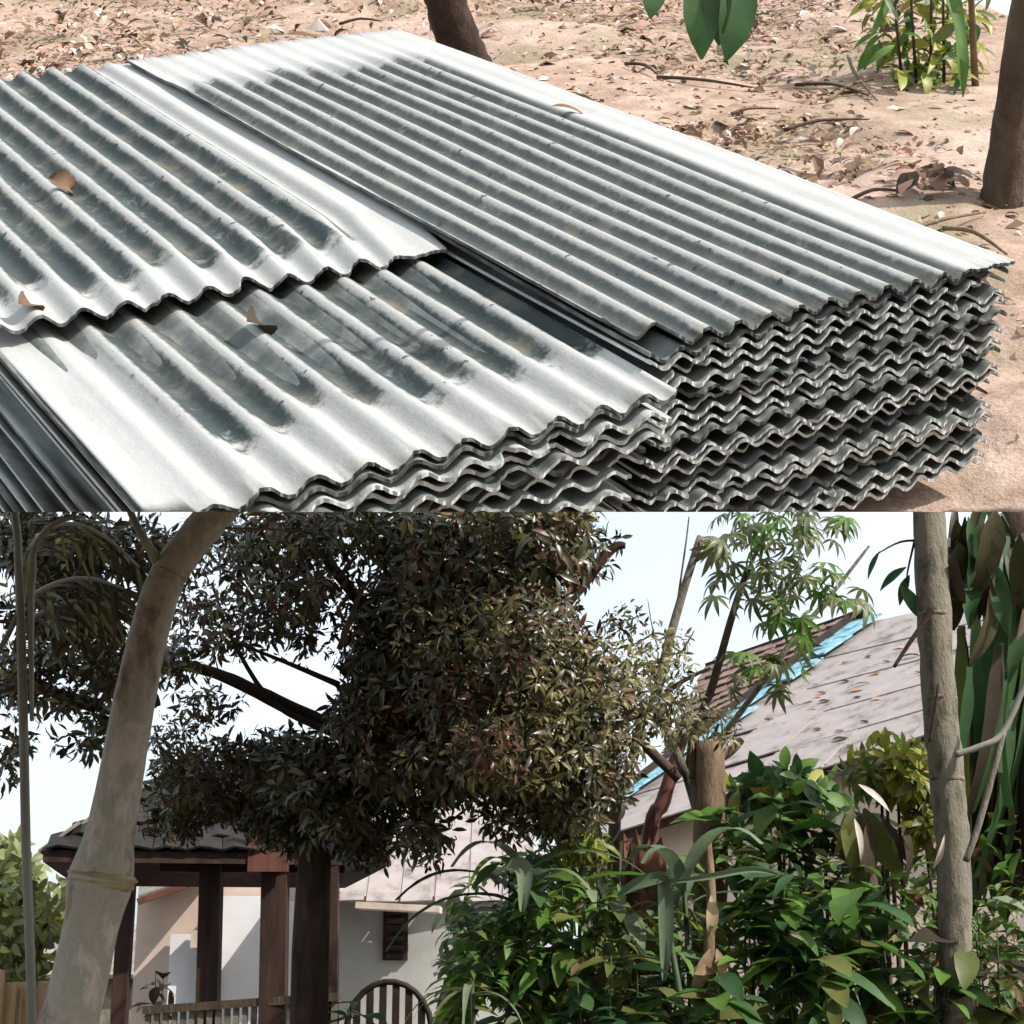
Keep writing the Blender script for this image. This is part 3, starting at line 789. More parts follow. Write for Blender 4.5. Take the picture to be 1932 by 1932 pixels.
mango_clusters = [
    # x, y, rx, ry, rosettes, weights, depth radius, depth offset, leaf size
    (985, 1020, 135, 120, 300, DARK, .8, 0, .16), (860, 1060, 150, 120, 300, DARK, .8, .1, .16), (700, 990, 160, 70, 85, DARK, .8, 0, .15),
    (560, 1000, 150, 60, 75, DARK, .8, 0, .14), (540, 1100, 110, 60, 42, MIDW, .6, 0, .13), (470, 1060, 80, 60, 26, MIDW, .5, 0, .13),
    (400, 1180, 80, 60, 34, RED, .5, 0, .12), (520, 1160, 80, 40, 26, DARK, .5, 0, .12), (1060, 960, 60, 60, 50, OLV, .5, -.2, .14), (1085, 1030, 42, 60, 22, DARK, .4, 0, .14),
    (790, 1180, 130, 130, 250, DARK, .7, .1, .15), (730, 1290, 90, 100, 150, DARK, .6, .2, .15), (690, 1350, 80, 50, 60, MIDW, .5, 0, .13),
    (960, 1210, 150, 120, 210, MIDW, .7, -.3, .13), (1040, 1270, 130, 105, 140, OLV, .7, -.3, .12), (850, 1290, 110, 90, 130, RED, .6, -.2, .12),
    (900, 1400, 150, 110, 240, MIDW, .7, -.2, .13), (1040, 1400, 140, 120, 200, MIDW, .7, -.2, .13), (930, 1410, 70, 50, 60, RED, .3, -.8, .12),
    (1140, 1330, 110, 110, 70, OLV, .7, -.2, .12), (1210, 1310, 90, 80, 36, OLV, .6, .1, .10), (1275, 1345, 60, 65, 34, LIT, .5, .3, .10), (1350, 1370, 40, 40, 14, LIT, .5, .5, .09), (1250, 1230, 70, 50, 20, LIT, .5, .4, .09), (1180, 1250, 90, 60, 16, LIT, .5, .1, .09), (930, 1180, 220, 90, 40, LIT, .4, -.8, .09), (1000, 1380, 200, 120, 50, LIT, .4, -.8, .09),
    (620, 1120, 110, 70, 40, DARK, .6, .1, .12), (430, 1020, 110, 60, 30, DARK, .6, .1, .12), (350, 1120, 60, 70, 16, MIDW, .5, .1, .11), (480, 1200, 110, 50, 20, MIDW, .5, .2, .11), (240, 1150, 60, 80, 22, DARK, .5, -1.2, .11), (600, 1210, 60, 40, 10, MIDW, .5, .2, .11),
    (90, 1310, 110, 40, 34, MIDW, .4, -1.2, .10), (330, 1400, 50, 60, 24, MIDW, .4, .2, .10), (330, 1530, 60, 50, 60, DARK, .3, .9, .12), (400, 1480, 90, 50, 60, DARK, .4, .9, .12), (530, 1555, 90, 40, 60, DARK, .3, .7, .12), (690, 1600, 60, 26, 30, DARK, .3, .4, .11),
    (760, 1440, 150, 90, 230, DARK, .7, .2, .14), (600, 1470, 130, 90, 170, DARK, .7, .4, .14), (660, 1540, 100, 55, 130, DARK, .6, .4, .13), (590, 1570, 90, 40, 60, DARK, .4, .8, .13), (450, 1500, 90, 50, 70, DARK, .4, 1.0, .13), (520, 1440, 70, 60, 80, DARK, .5, .4, .13),
    (800, 1570, 55, 60, 34, DARK, .4, -.1, .12), (1060, 1500, 100, 80, 120, MIDW, .6, .0, .12), (960, 1530, 70, 50, 40, DARK, .5, 0, .12), (1130, 1450, 70, 80, 70, MIDW, .5, 0, .12),
    (340, 1470, 60, 60, 40, MIDW, .4, .3, .12), (420, 1430, 60, 40, 36, MIDW, .4, .3, .12), (380, 1330, 70, 40, 18, DARK, .4, .2, .11), (330, 1240, 50, 50, 26, MIDW, .4, 0, .12),
    (130, 1030, 120, 70, 110, MIDW, .5, -1.5, .13), (120, 1140, 110, 60, 90, MIDW, .5, -1.5, .13), (40, 1010, 60, 70, 50, DARK, .5, -1.3, .13), (150, 1230, 90, 50, 46, DARK, .5, -1.3, .12), (40, 1260, 60, 50, 34, MIDW, .4, -1.3, .12),
    (215, 1270, 40, 60, 24, DARK, .4, -1.3, .12), (210, 1360, 40, 40, 22, DARK, .4, -1.2, .12), (155, 1395, 55, 18, 9, DARK, .3, -1.2, .11), (30, 1390, 40, 30, 8, DARK, .3, -1.2, .11), (10, 1450, 25, 30, 7, DARK, .3, -1.2, .11),
    (280, 1040, 60, 60, 40, MIDW, .5, -1.2, .12), (1135, 1020, 34, 26, 5, DARK, .3, 0, .13), (1120, 1065, 26, 20, 4, MIDW, .3, 0, .12), (1180, 1170, 50, 30, 12, MIDW, .4, .5, .09),
]
def mango():
    D = 8.6
    base = P(588, 1900, D + .6); base.z = 0
    root = root_at('mango_tree', base, 'large dark leafed mango tree spreading across the middle of the garden', 'tree')
    mb = MB()
    mb.tube(spline([base + Vector((0, 0, -.1)), P(590, 1700, D + .6), P(610, 1560, D + .5), P(690, 1400, D + .3), P(780, 1150, D), P(840, 900, D)], 6), lerpl([.13, .095, .09, .09, .09, .08], 31), 14, jit=.05)
    add_mb(mb, root, 'trunk', M['bark_dark'])
    br = [([(735, 1420), (640, 1380), (560, 1342), (470, 1298), (390, 1265), (300, 1252), (180, 1240)], .055, .3), ([(640, 1385), (520, 1330), (440, 1210), (400, 1100)], .02, .2),
          ([(640, 1292), (540, 1250), (440, 1210)], .018, .1), ([(180, 1332), (110, 1310), (50, 1285), (-20, 1330)], .035, -1.2), ([(300, 1320), (210, 1340), (120, 1318)], .03, -.9), ([(760, 1250), (690, 1150), (620, 1060), (540, 960)], .05, 0),
          ([(640, 1225), (680, 1120), (715, 1075)], .016, -.8), ([(770, 1250), (900, 1200), (1050, 1150), (1150, 1040), (1180, 1030)], .05, -.1), ([(750, 1400), (900, 1420), (1060, 1400), (1200, 1350)], .05, 0),
          ([(800, 1130), (950, 1050), (1090, 960)], .06, .1), ([(745, 1480), (650, 1500), (540, 1480)], .04, .3), ([(760, 1480), (800, 1540), (815, 1600)], .02, .1), ([(1200, 1350), (1280, 1290), (1340, 1260)], .02, .2)]
    for path, r, dd in br:
        mb = MB(); s = spline([P(x, y, D + dd) for x, y in path], 5); mb.tube(s, lerpl([r, r * .35], len(s)), 8, jit=.06)
        add_mb(mb, root, 'branch', M['bark_dark'])
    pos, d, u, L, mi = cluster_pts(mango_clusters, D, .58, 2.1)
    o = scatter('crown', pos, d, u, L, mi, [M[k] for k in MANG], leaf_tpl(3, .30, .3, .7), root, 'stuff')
    o.matrix_local = root.matrix_world.inverted()
mango()

# --- drooping dead palm fronds at upper left
def frond(pts, D, label, mats, n=17, L=.24):
    s = spline([P(x, y, D) for x, y in pts], 7)
    root = root_at('palm_frond', s[0], label, 'palm frond')
    mb = MB(); mb.tube(s, lerpl([.014, .011, .005], len(s)), 7); add_mb(mb, root, 'rib', M['thin_bamboo'])
    for k in range(n):
        t = (k + .5) / n * (len(s) - 1); i = int(t); p = s[i].lerp(s[min(i + 1, len(s) - 1)], t - i)
        tg = (s[min(i + 1, len(s) - 1)] - s[max(i - 1, 0)]).normalized()
        for sd in (-1, 1):
            dv = tg * random.uniform(.2, .9) + Vector((random.uniform(-.35, .35), sd * .35 + random.uniform(-.3, .3), random.uniform(-.8, -.1) + sd * .15))
            add_leaf(root, 'ribbon', random.choice(mats), p, dv, Vector((0, -1, .3)), L * random.uniform(.7, 1.15), 1.6, 'leaflet')
frond([(55, 1040), (90, 1000), (140, 990), (200, 1015), (262, 1070)], 6.3, 'uppermost dry palm frond arching beside the thin pole', ['deadstrap', 'g4', 'deadstrap'])
frond([(60, 1125), (110, 1100), (170, 1092), (235, 1112)], 6.4, 'middle dry palm frond arching beside the thin pole', ['deadstrap', 'g4', 'deadstrap'])
frond([(65, 1165), (120, 1140), (180, 1137), (250, 1165)], 6.5, 'lowest dry palm frond arching beside the thin pole', ['deadstrap', 'deadstrap', 'g4'])

# --- pavilion with dark hip roof
def pavilion():
    zE = P(250, 1610, 10.6).z
    A = Pz(82, 1604, zE); B = Pz(735, 1612, zE)             # front eave
    dirx = (B - A); wid = dirx.length; ex = dirx.normalized(); ey = Vector((-ex.y, ex.x, 0))
    dep = 3.2
    C_ = B + ey * dep; Dd = A + ey * dep
    rise = .66
    r0 = A + ex * (wid * .5 - .3) + ey * dep / 2 + Vector((0, 0, rise)); r1 = A + ex * (wid * .5 + .3) + ey * dep / 2 + Vector((0, 0, rise))
    root = root_at('pavilion', (A + B) / 2 + ey * dep / 2 - Vector((0, 0, zE)), 'dark open pavilion with brown posts and hip roof behind the bamboo', 'pavilion')
    mb = MB(); th = Vector((0, 0, -.07)); 
    vs = [A, B, C_, Dd, r0, r1]; vs2 = [v + th for v in vs]
    mb.add(vs + vs2, [(0, 1, 5, 4), (1, 2, 5), (2, 3, 4, 5), (3, 0, 4), (7, 6, 10, 11), (8, 7, 11), (9, 8, 11, 10), (6, 9, 10), (0, 6, 7, 1), (1, 7, 8, 2), (2, 8, 9, 3), (3, 9, 6, 0)])
    roof = add_mb(mb, root, 'roof', M['wood_dark'], False)
    # tiles on the two slopes one can see
    tme = MB(); tv = []
    for j in range(2):
        for i in range(4):
            tv.append((-.105 + .07 * i, j * .30, (.022 if i in (1,) else .012 if i == 2 else 0) + (.0 if j else .014)))
    tme.add(tv + [(v[0], v[1], v[2] - .014) for v in tv], [(0, 1, 5, 4), (1, 2, 6, 5), (2, 3, 7, 6), (8, 12, 13, 9), (9, 13, 14, 10), (10, 14, 15, 11), (0, 8, 9, 1), (1, 9, 10, 2), (2, 10, 11, 3), (0, 4, 12, 8), (3, 11, 15, 7)])
    dk = tme.build('roof_tile', M['tile_shaded']); pl = dk.data.copy(); pl.materials[0] = M['tile_pale']; dkm = dk.data
    bpy.data.objects.remove(dk)
    def slope(a, b, t0, t1, mesh_sel):
        e = (b - a).normalized(); w = (b - a).length
        ridge_mid = (t0 + t1) / 2; base_mid = (a + b) / 2
        upv = ridge_mid - base_mid; upv -= e * upv.dot(e); ln = upv.length; upv.normalize(); nn = e.cross(upv)
        rows = int(ln / .25)
        for r_ in range(rows):
            f_ = (r_ + .2) / (ln / .25)
            xl = (t0 - a).dot(e) * f_; xr = w + ((t1 - b).dot(e)) * f_
            nx = int((xr - xl) / .215)
            for i in range(nx + 1):
                xx = xl + .10 + i * .215
                if xx > xr: break
                m = Matrix((e, upv, nn)).transposed().to_4x4(); m.translation = a + e * xx + upv * (r_ * .25 - .03) + nn * (.012 + random.uniform(0, .008))
                o = link('roof_tile', mesh_sel(), roof)
                o.matrix_local = m
    slope(A, B, r0, r1, lambda: dkm)  # front slope gets the tiles with tree shade painted in
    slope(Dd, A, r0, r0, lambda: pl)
    # posts
    fl = .45
    posts = [(245, 28, 10.9), (400, 40, 10.9), (520, 48, 10.7), (622, 34, 10.7)]
    for x, w, D in posts:
        t = P(x, 1600, D); bo = P(x + (2 if x < 300 else 8), 1932, D); bo.z = fl; bo.x = t.x + (.0 if x < 300 else .04)
        t.z = zE + .15
        mb = MB(); r = px(w, D) / 2
        mb.beam(bo, t, r * 2, r * 2, up=(0, 1, 0)); add_mb(mb, root, 'post', M['wood_dark'], False)
    # head beam, reddish gable board
    mb = MB(); a = A + ex * .7 + ey * .45; b_ = B - ex * .25 + ey * .45
    a.z = b_.z = zE - .02
    mb.beam(a, b_, .10, .16); add_mb(mb, root, 'beam', M['wood_dark'], False)
    mb = MB(); mb.beam(P(470, 1590, 10.55), P(545, 1590, 10.55), .05, .36); add_mb(mb, root, 'fascia_board', M['wood_red'], False)
    # raised floor and railing
    mb = MB(); c = (A + C_) / 2; c.z = fl / 2; mb.box(c, (wid - .5, dep - .5, fl), Matrix((ex, ey, Vector((0, 0, 1)))).transposed()); add_mb(mb, root, 'floor', M['wood_grey'], False)
    rl = []
    a = P(272, 1906, 10.75); b_ = P(640, 1880, 10.6)
    mb = MB(); mb.beam(a, b_, .07, .05); rail = add_mb(mb, root, 'railing', M['bark_brown'], False)
    nb = 22
    for k in range(nb):
        p = a.lerp(b_, (k + .5) / nb)
        mb = MB(); mb.box((p.x, p.y, (p.z - .025 + fl) / 2), (.035, .03, p.z - .025 - fl)); add_mb(mb, rail, 'baluster', M['wood_grey'], False).matrix_parent_inverse = Matrix.Identity(4)
    for o in rail.children: o.matrix_local = Matrix.Identity(4)
pavilion()

def quad_slab(mb, a, b, c, d, th, mi=0):
    n = (Vector(b) - Vector(a)).cross(Vector(d) - Vector(a)).normalized() * th
    vs = [Vector(v) for v in (a, b, c, d)]; vs += [v - n for v in vs]
    mb.add(vs, [(0, 1, 2, 3), (7, 6, 5, 4), (0, 4, 5, 1), (1, 5, 6, 2), (2, 6, 7, 3), (3, 7, 4, 0)], mi)

# --- house behind the pavilion
def back_house():
    D = 14.5
    root = root_at('house', Vector((P(560, 1800, D).x, D + 2, 0)), 'low house with white and grey walls behind the pavilion posts', 'house')
    zt = P(640, 1700, D).z
    def wall(x0, x1, y0, mat, DD, name='wall'):
        a, b_ = P(x0, y0, DD), P(x1, y0, DD)
        mb = MB(); mb.box(((a.x + b_.x) / 2, DD + .1, a.z / 2), (b_.x - a.x, .2, a.z)); return add_mb(mb, root, name, M[mat], False)
    wall(262, 640, 1668, 'peach_wall', D + .05)
    wall(322, 388, 1762, 'white_wall', D - .20); wall(418, 505, 1690, 'white_wall', D - .20); wall(540, 600, 1700, 'white_wall', D - .20)
    gw = wall(618, 980, 1690, 'grey_wall', D - .5)
    mb = MB(); a = P(378, 1790, D - .26); mb.box((a.x + .07, a.y, a.z / 2), (.16, .08, a.z)); add_mb(mb, root, 'door_frame', M['wood_dark'], False)
    mb = MB(); a = P(362, 1772, D - .3); b_ = P(404, 1772, D - .3); mb.beam(a, b_, .12, .14); add_mb(mb, root, 'lintel', M['shelf'], False)
    # shuttered window and board canopy
    a, b_ = P(724, 1712, D - .52), P(769, 1812, D - .52)
    mb = MB(); mb.box(((a.x + b_.x) / 2, a.y, (a.z + b_.z) / 2), (b_.x - a.x, .06, a.z - b_.z)); w = add_mb(mb, root, 'window', M['dark_gap'], False)
    for k in range(6):
        mb = MB(); z = b_.z + (k + .5) / 6 * (a.z - b_.z); mb.box(((a.x + b_.x) / 2, a.y - .045, z), (b_.x - a.x - .06, .03, (a.z - b_.z) / 6 - .03), Matrix.Rotation(.35, 3, 'X'))
        s = add_mb(mb, w, 'slat', M['dark_gap'], False); s.matrix_local = Matrix.Identity(4)
    mb = MB(); mb.beam(P(676, 1709, D - .9), P(832, 1717, D - .9), .5, .05); add_mb(mb, root, 'canopy', M['shelf'], False)
    # roof: pinkish slope over the grey wall, pale left slope
    zE = P(700, 1688, D - .9).z
    e0 = Pz(560, 1690, zE); e1 = Pz(1010, 1692, zE); up = Vector((0, 2.4, 1.75))
    mb = MB(); quad_slab(mb, e0, e1, e1 + up, e0 + up, .06); rf = add_mb(mb, root, 'roof', M['roof_pink'], False)
    for k in range(7):
        f0 = k / 7; mb = MB()
        a = e0.lerp(e1, f0) + Vector((.01, 0, .012)); b_ = e0.lerp(e1, f0 + 1 / 7) + Vector((-.01, 0, .012 + .01 * (k % 2)))
        quad_slab(mb, a - up * .03, b_ - up * .03, b_ + up, a + up, .012); s = add_mb(mb, rf, 'roof_sheet', M['roof_pink'], False); s.matrix_local = Matrix.Identity(4)
    mb = MB(); a, b_ = P(262, 1690, D - .7), P(430, 1632, D - .7); quad_slab(mb, a, b_, P(430, 1575, D + 1.2), P(262, 1652, D + 1.2), .05)
    add_mb(mb, root, 'roof', M['tile_pale'], False)['label'] = 'pale sloping roof over the white wall'
    mb = MB(); mb.beam(a + Vector((0, -.03, -.05)), b_ + Vector((0, -.03, -.05)), .04, .05); add_mb(mb, root, 'fascia', M['wood_red'], False)
back_house()

mb = MB(); mb.box((-1.3, 12.2, .2), (3.2, 3.4, .5)); tag(mb.build('porch_floor', M['grey_wall']), kind='structure')
def chair():
    c = P(730, 1900, 11.4); x0, y0, z0 = c.x, 11.4, .45
    root = root_at('garden_chair', (x0, y0, z0), 'dark round backed chair standing against the grey wall', 'chair')
    mb = MB(); ring = [Vector((x0 + .29 * math.cos(a), y0 + .22, z0 + .62 + .33 * math.sin(a))) for a in np.linspace(-.4, math.pi + .4, 16)]
    mb.tube(ring, .022, 8); bk = add_mb(mb, root, 'backrest', M['dark_gap'])
    for k in range(6):
        xx = x0 - .22 + .088 * k; h = .33 * math.sqrt(max(.05, 1 - ((xx - x0) / .29) ** 2))
        mb = MB(); mb.box((xx, y0 + .22, z0 + .62 + h / 2 - .08), (.05, .015, h + .16)); add_mb(mb, bk, 'slat', M['dark_gap'], False).matrix_local = Matrix.Identity(4)
    mb = MB(); mb.box((x0, y0, z0 + .44), (.52, .48, .04)); add_mb(mb, root, 'seat', M['dark_gap'], False)
    for sx in (-1, 1):
        for sy in (-1, 1):
            mb = MB(); mb.tube([Vector((x0 + .22 * sx, y0 + .2 * sy, z0)), Vector((x0 + .21 * sx, y0 + .19 * sy, z0 + .42))], .02, 8); add_mb(mb, root, 'leg', M['dark_gap'])
        mb = MB(); mb.tube([Vector((x0 + .27 * sx, y0 + .22, z0 + .6)), Vector((x0 + .28 * sx, y0 - .1, z0 + .66)), Vector((x0 + .25 * sx, y0 - .2, z0 + .44))], .02, 8); add_mb(mb, root, 'armrest', M['dark_gap'])
chair()
# --- fence and bush at lower left, far trees
fa, fb = P(-60, 1850, 8.0), P(122, 1846, 8.4)
fr = root_at('board_fence', Vector(((fa.x + fb.x) / 2, (fa.y + fb.y) / 2, 0)), 'tan upright board fence at the lower left corner', 'fence')
for k in range(9):
    p = fa.lerp(fb, k / 8); hgt = p.z + random.uniform(-.05, .06) - (.0 if k % 3 else .05)
    mb = MB(); mb.box((p.x, p.y + random.uniform(-.01, .01), hgt / 2), (.095, .025, hgt), Matrix.Rotation(random.uniform(-.04, .04), 3, 'Y')); add_mb(mb, fr, 'board', M['wood_tan'], False)
for zz in (.35, 1.05):
    mb = MB(); mb.beam(Vector((fa.x, fa.y + .05, zz)), Vector((fb.x, fb.y + .05, zz)), .05, .07); add_mb(mb, fr, 'rail', M['wood_tan'], False)
def bush(x, y, rx, ry, D, n, mats, wts, sz, label, name='bush', cat='bush', tpl=None, dr=.4, stem=True):
    base = P(x, 1900, D); base.z = 0
    root = root_at(name, base, label, cat)
    pos, d, u, L, mi = cluster_pts([(x, y, rx, ry, n, wts, dr, 0, sz)], D)
    o = scatter('crown', pos, d, u, L, mi, [M[k] for k in mats], tpl or leaf_tpl(3, .42, .3, .7), root, 'stuff'); o.matrix_local = root.matrix_world.inverted()
    if stem:
        mb = MB()
        for k in range(4):
            tip = P(x + random.uniform(-.6, .6) * rx, y + random.uniform(-.5, .3) * ry, D + random.uniform(-.2, .2))
            mb.tube(spline([base + Vector((random.uniform(-.06, .06), random.uniform(-.06, .06), -.03)), base.lerp(tip, .5) + Vector((random.uniform(-.06, .06), 0, 0)), tip], 4), lerpl([.022, .015, .006], 9), 6)
        add_mb(mb, root, 'trunk', M['bark_brown'])
    return root
bush(30, 1760, 75, 100, 9.2, 170, ['bush', 'g4', 'yel'], [5, 2, 1], .10, 'bright yellow green bush rising over the board fence at left')
for (x, y, rx, ry, D, n, lb) in ((10, 1650, 60, 60, 30, 70, 'hazy green tree in the far distance at the left edge'), (105, 1745, 60, 50, 34, 80, 'hazy tree far behind the thin pole'), (150, 1680, 40, 45, 40, 60, 'farthest hazy tree, beside the bamboo joint')):
    bush(x, y, rx, ry, D, n, ['bush', 'g4'], [3, 2], .42, lb, 'tree', 'tree', dr=1.2)
far = root_at('shed', Vector((P(140, 1850, 20).x, 20, 0)), 'small pale shed seen between the fence and the bamboo', 'shed')
a = P(110, 1830, 20); mb = MB(); mb.box((a.x + .3, 20.6, a.z / 2), (1.6, 1.2, a.z)); add_mb(mb, far, 'wall', M['wood_grey'], False)
mb = MB(); quad_slab(mb, (a.x - .7, 19.8, a.z - .05), (a.x + 1.3, 19.8, a.z - .05), (a.x + 1.3, 21.3, a.z + .55), (a.x - .7, 21.3, a.z + .55), .05); add_mb(mb, far, 'roof', M['tile_pale'], False)

# --- right house with big pinkish roof
def right_house():
    rl = P(1618, 1180, 17.5); rr_ = P(2080, 1084, 15.8)
    el = P(1376, 1568, 13.6); zE = el.z
    pn = (rr_ - rl).cross(el - rl)
    def onp(x, y):
        d = ray(x, y); return CAM + d * ((rl - CAM).dot(pn) / d.dot(pn))
    e_l = onp(1062, 1603); e_r = onp(2080, 1290)
    print('EAVE', e_l, e_r, rl, rr_)
    # verge: from the ridge end down to the eave
    root = root_at('house', Vector((rl.x + 1, rl.y, 0)), 'house with large pinkish grey roof and blue verge on the right', 'house')
    mb = MB()
    quad_slab(mb, e_l, e_r, rr_, rl, .08); rf = add_mb(mb, root, 'roof', M['wood_dark'], False)
    nr, nc = 5, 6
    def pt(s, t): return e_l.lerp(e_r, s).lerp(rl.lerp(rr_, s), t)
    nrm = (e_r - e_l).cross(rl - e_l).normalized()
    if nrm.z < 0: nrm = -nrm
    for j in range(nr):
        for i in range(nc):
            lift = .022 + (random.uniform(.012, .022) if random.random() < .22 else random.uniform(0, .003))
            s0, s1 = i / nc - .004, (i + 1) / nc + .004; t0, t1 = j / nr - .006, (j + 1) / nr
            sag = random.uniform(-.01, .01)
            mb = MB(); quad_slab(mb, pt(s0, t0) + nrm * (lift + .003), pt(s1, t0) + nrm * (lift + .003), pt(s1, t1) + nrm * (lift - .012), pt(s0, t1) + nrm * (lift - .012 + .004), .014)
            o = add_mb(mb, rf, 'roof_sheet', M['roof_pink'], False); o.matrix_local = Matrix.Identity(4)
    side = (rr_ - rl).normalized()
    rd = root_at('roof_debris', pt(.42, .3) + nrm * .06, 'dark dead leaves and twigs lying on the pinkish roof', 'leaf litter')
    for _ in range(46):
        s_, t_ = random.uniform(.12, .62), random.uniform(.03, .8) ** 1.3
        add_leaf(rd, 'ovate', random.choice(['dryb', 'deadstrap', 'dryb', 'dryr']), pt(s_, t_) + nrm * .035, side + Vector((0, random.uniform(-.5, .5), random.uniform(-.3, .3))), nrm, random.uniform(.09, .24), random.uniform(.4, .9))
    # blue flashing pieces along the verge, over a dark board
    v0, v1 = rl + nrm * .085, e_l + nrm * .085
    for k in range(8):
        a = v0.lerp(v1, k * .115 + .002); b_ = v0.lerp(v1, (k + 1) * .115 + random.uniform(-.02, .012)); w = .22 - .015 * k + random.uniform(-.07, .08)
        o_ = nrm * (.008 * (k % 2))
        mb = MB(); quad_slab(mb, b_ + o_, b_ + side * w * 1.0 + o_ + nrm * random.uniform(.0, .02), a + side * (w + .05) + o_, a + o_, .02)
        s = add_mb(mb, rf, 'flashing', M['blue_paint'], False); s.matrix_local = Matrix.Identity(4)
    mb = MB(); d_ = -side * .05; mb.beam(v0 + d_ * .6 + Vector((0, 0, .02)), v1 + d_ * .6, .05, .09); s = add_mb(mb, rf, 'verge_board', M['dark_gap'], False); s.matrix_local = Matrix.Identity(4)
    mb = MB(); mb.tube([rl + nrm * .1 + side * -.06, rl + nrm * .12 + side * .16], [.06, .065], 8); s = add_mb(mb, rf, 'ridge_cap', M['dark_gap'], False); s.matrix_local = Matrix.Identity(4)
    # the tiled slope beyond the verge
    t0 = P(1606, 1168, 17.9); t1 = P(1335, 1262, 19.2); t2 = P(1235, 1470, 16.6); t3 = P(1322, 1400, 16.6)
    mb = MB(); quad_slab(mb, t2, t3, t0, t1, .06); rt2 = add_mb(mb, root, 'tiled_roof', M['tile_red'], False)
    mb = MB(); mb.beam(t1 + Vector((0, 0, .03)), t0 + Vector((0, 0, .03)), .09, .06); s = add_mb(mb, rt2, 'ridge_cap', M['dark_gap'], False); s.matrix_local = Matrix.Identity(4)
    n2 = (t3 - t2).cross(t1 - t2).normalized()
    if n2.dot(FW) > 0: n2 = -n2
    for j in range(12):
        for i in range(14):
            f0, f1, g0, g1 = i / 14, (i + 1) / 14 - .008, j / 12, (j + 1) / 12 + .01
            def q(f, g): return t2.lerp(t3, f).lerp(t1.lerp(t0, f), g)
            mb = MB(); l = .03 + random.uniform(0, .02); quad_slab(mb, q(f0, g0) + n2 * (l + .03), q(f1, g0) + n2 * (l + .02), q(f1, g1) + n2 * l, q(f0, g1) + n2 * l, .015)
            s = add_mb(mb, rt2, 'roof_tile', M['tile_red'], False); s.matrix_local = Matrix.Identity(4)
    # walls
    mb = MB(); off = (rl - e_l); off.z = 0; off = off.normalized() * .35
    def under(p): return rl.z - (nrm.x * (p.x - rl.x) + nrm.y * (p.y - rl.y)) / nrm.z - .10
    for a, b_ in ((e_l + off, e_r + off), (e_l + off, rl + side * .3 - off * .6)):
        a = a.copy(); b_ = b_.copy(); t = a.copy(); u_ = b_.copy(); t.z = under(t); u_.z = under(u_); a.z = b_.z = 0
        quad_slab(mb, a, b_, u_, t, .15)
    add_mb(mb, root, 'wall', M['peach_wall'], False)
right_house()
# white corrugated sheet roof seen beyond at far right
ws = root_at('shed', Vector((P(1880, 1110, 21).x, 21.5, 0)), 'white corrugated roof end showing behind the right trunk', 'shed')
a, b_ = P(1845, 1140, 21), P(1915, 1118, 21)
for k in range(8):
    p = a.lerp(b_, (k + .5) / 8); w = (b_ - a).length / 8
    mb = MB(); quad_slab(mb, p + Vector((-w / 2, 0, 0)), p + Vector((w / 2 - .012, .0, .03)), p + Vector((w / 2 - .012, .9, .75)), p + Vector((-w / 2, .9, .72)), .02); add_mb(mb, ws, 'roof_sheet', M['metal_white'], False)
mb = MB(); mb.box(((a.x + b_.x) / 2, 22.2, (a.z - .1) / 2), (b_.x - a.x, 1.0, a.z - .1)); add_mb(mb, ws, 'wall', M['grey_wall'], False)

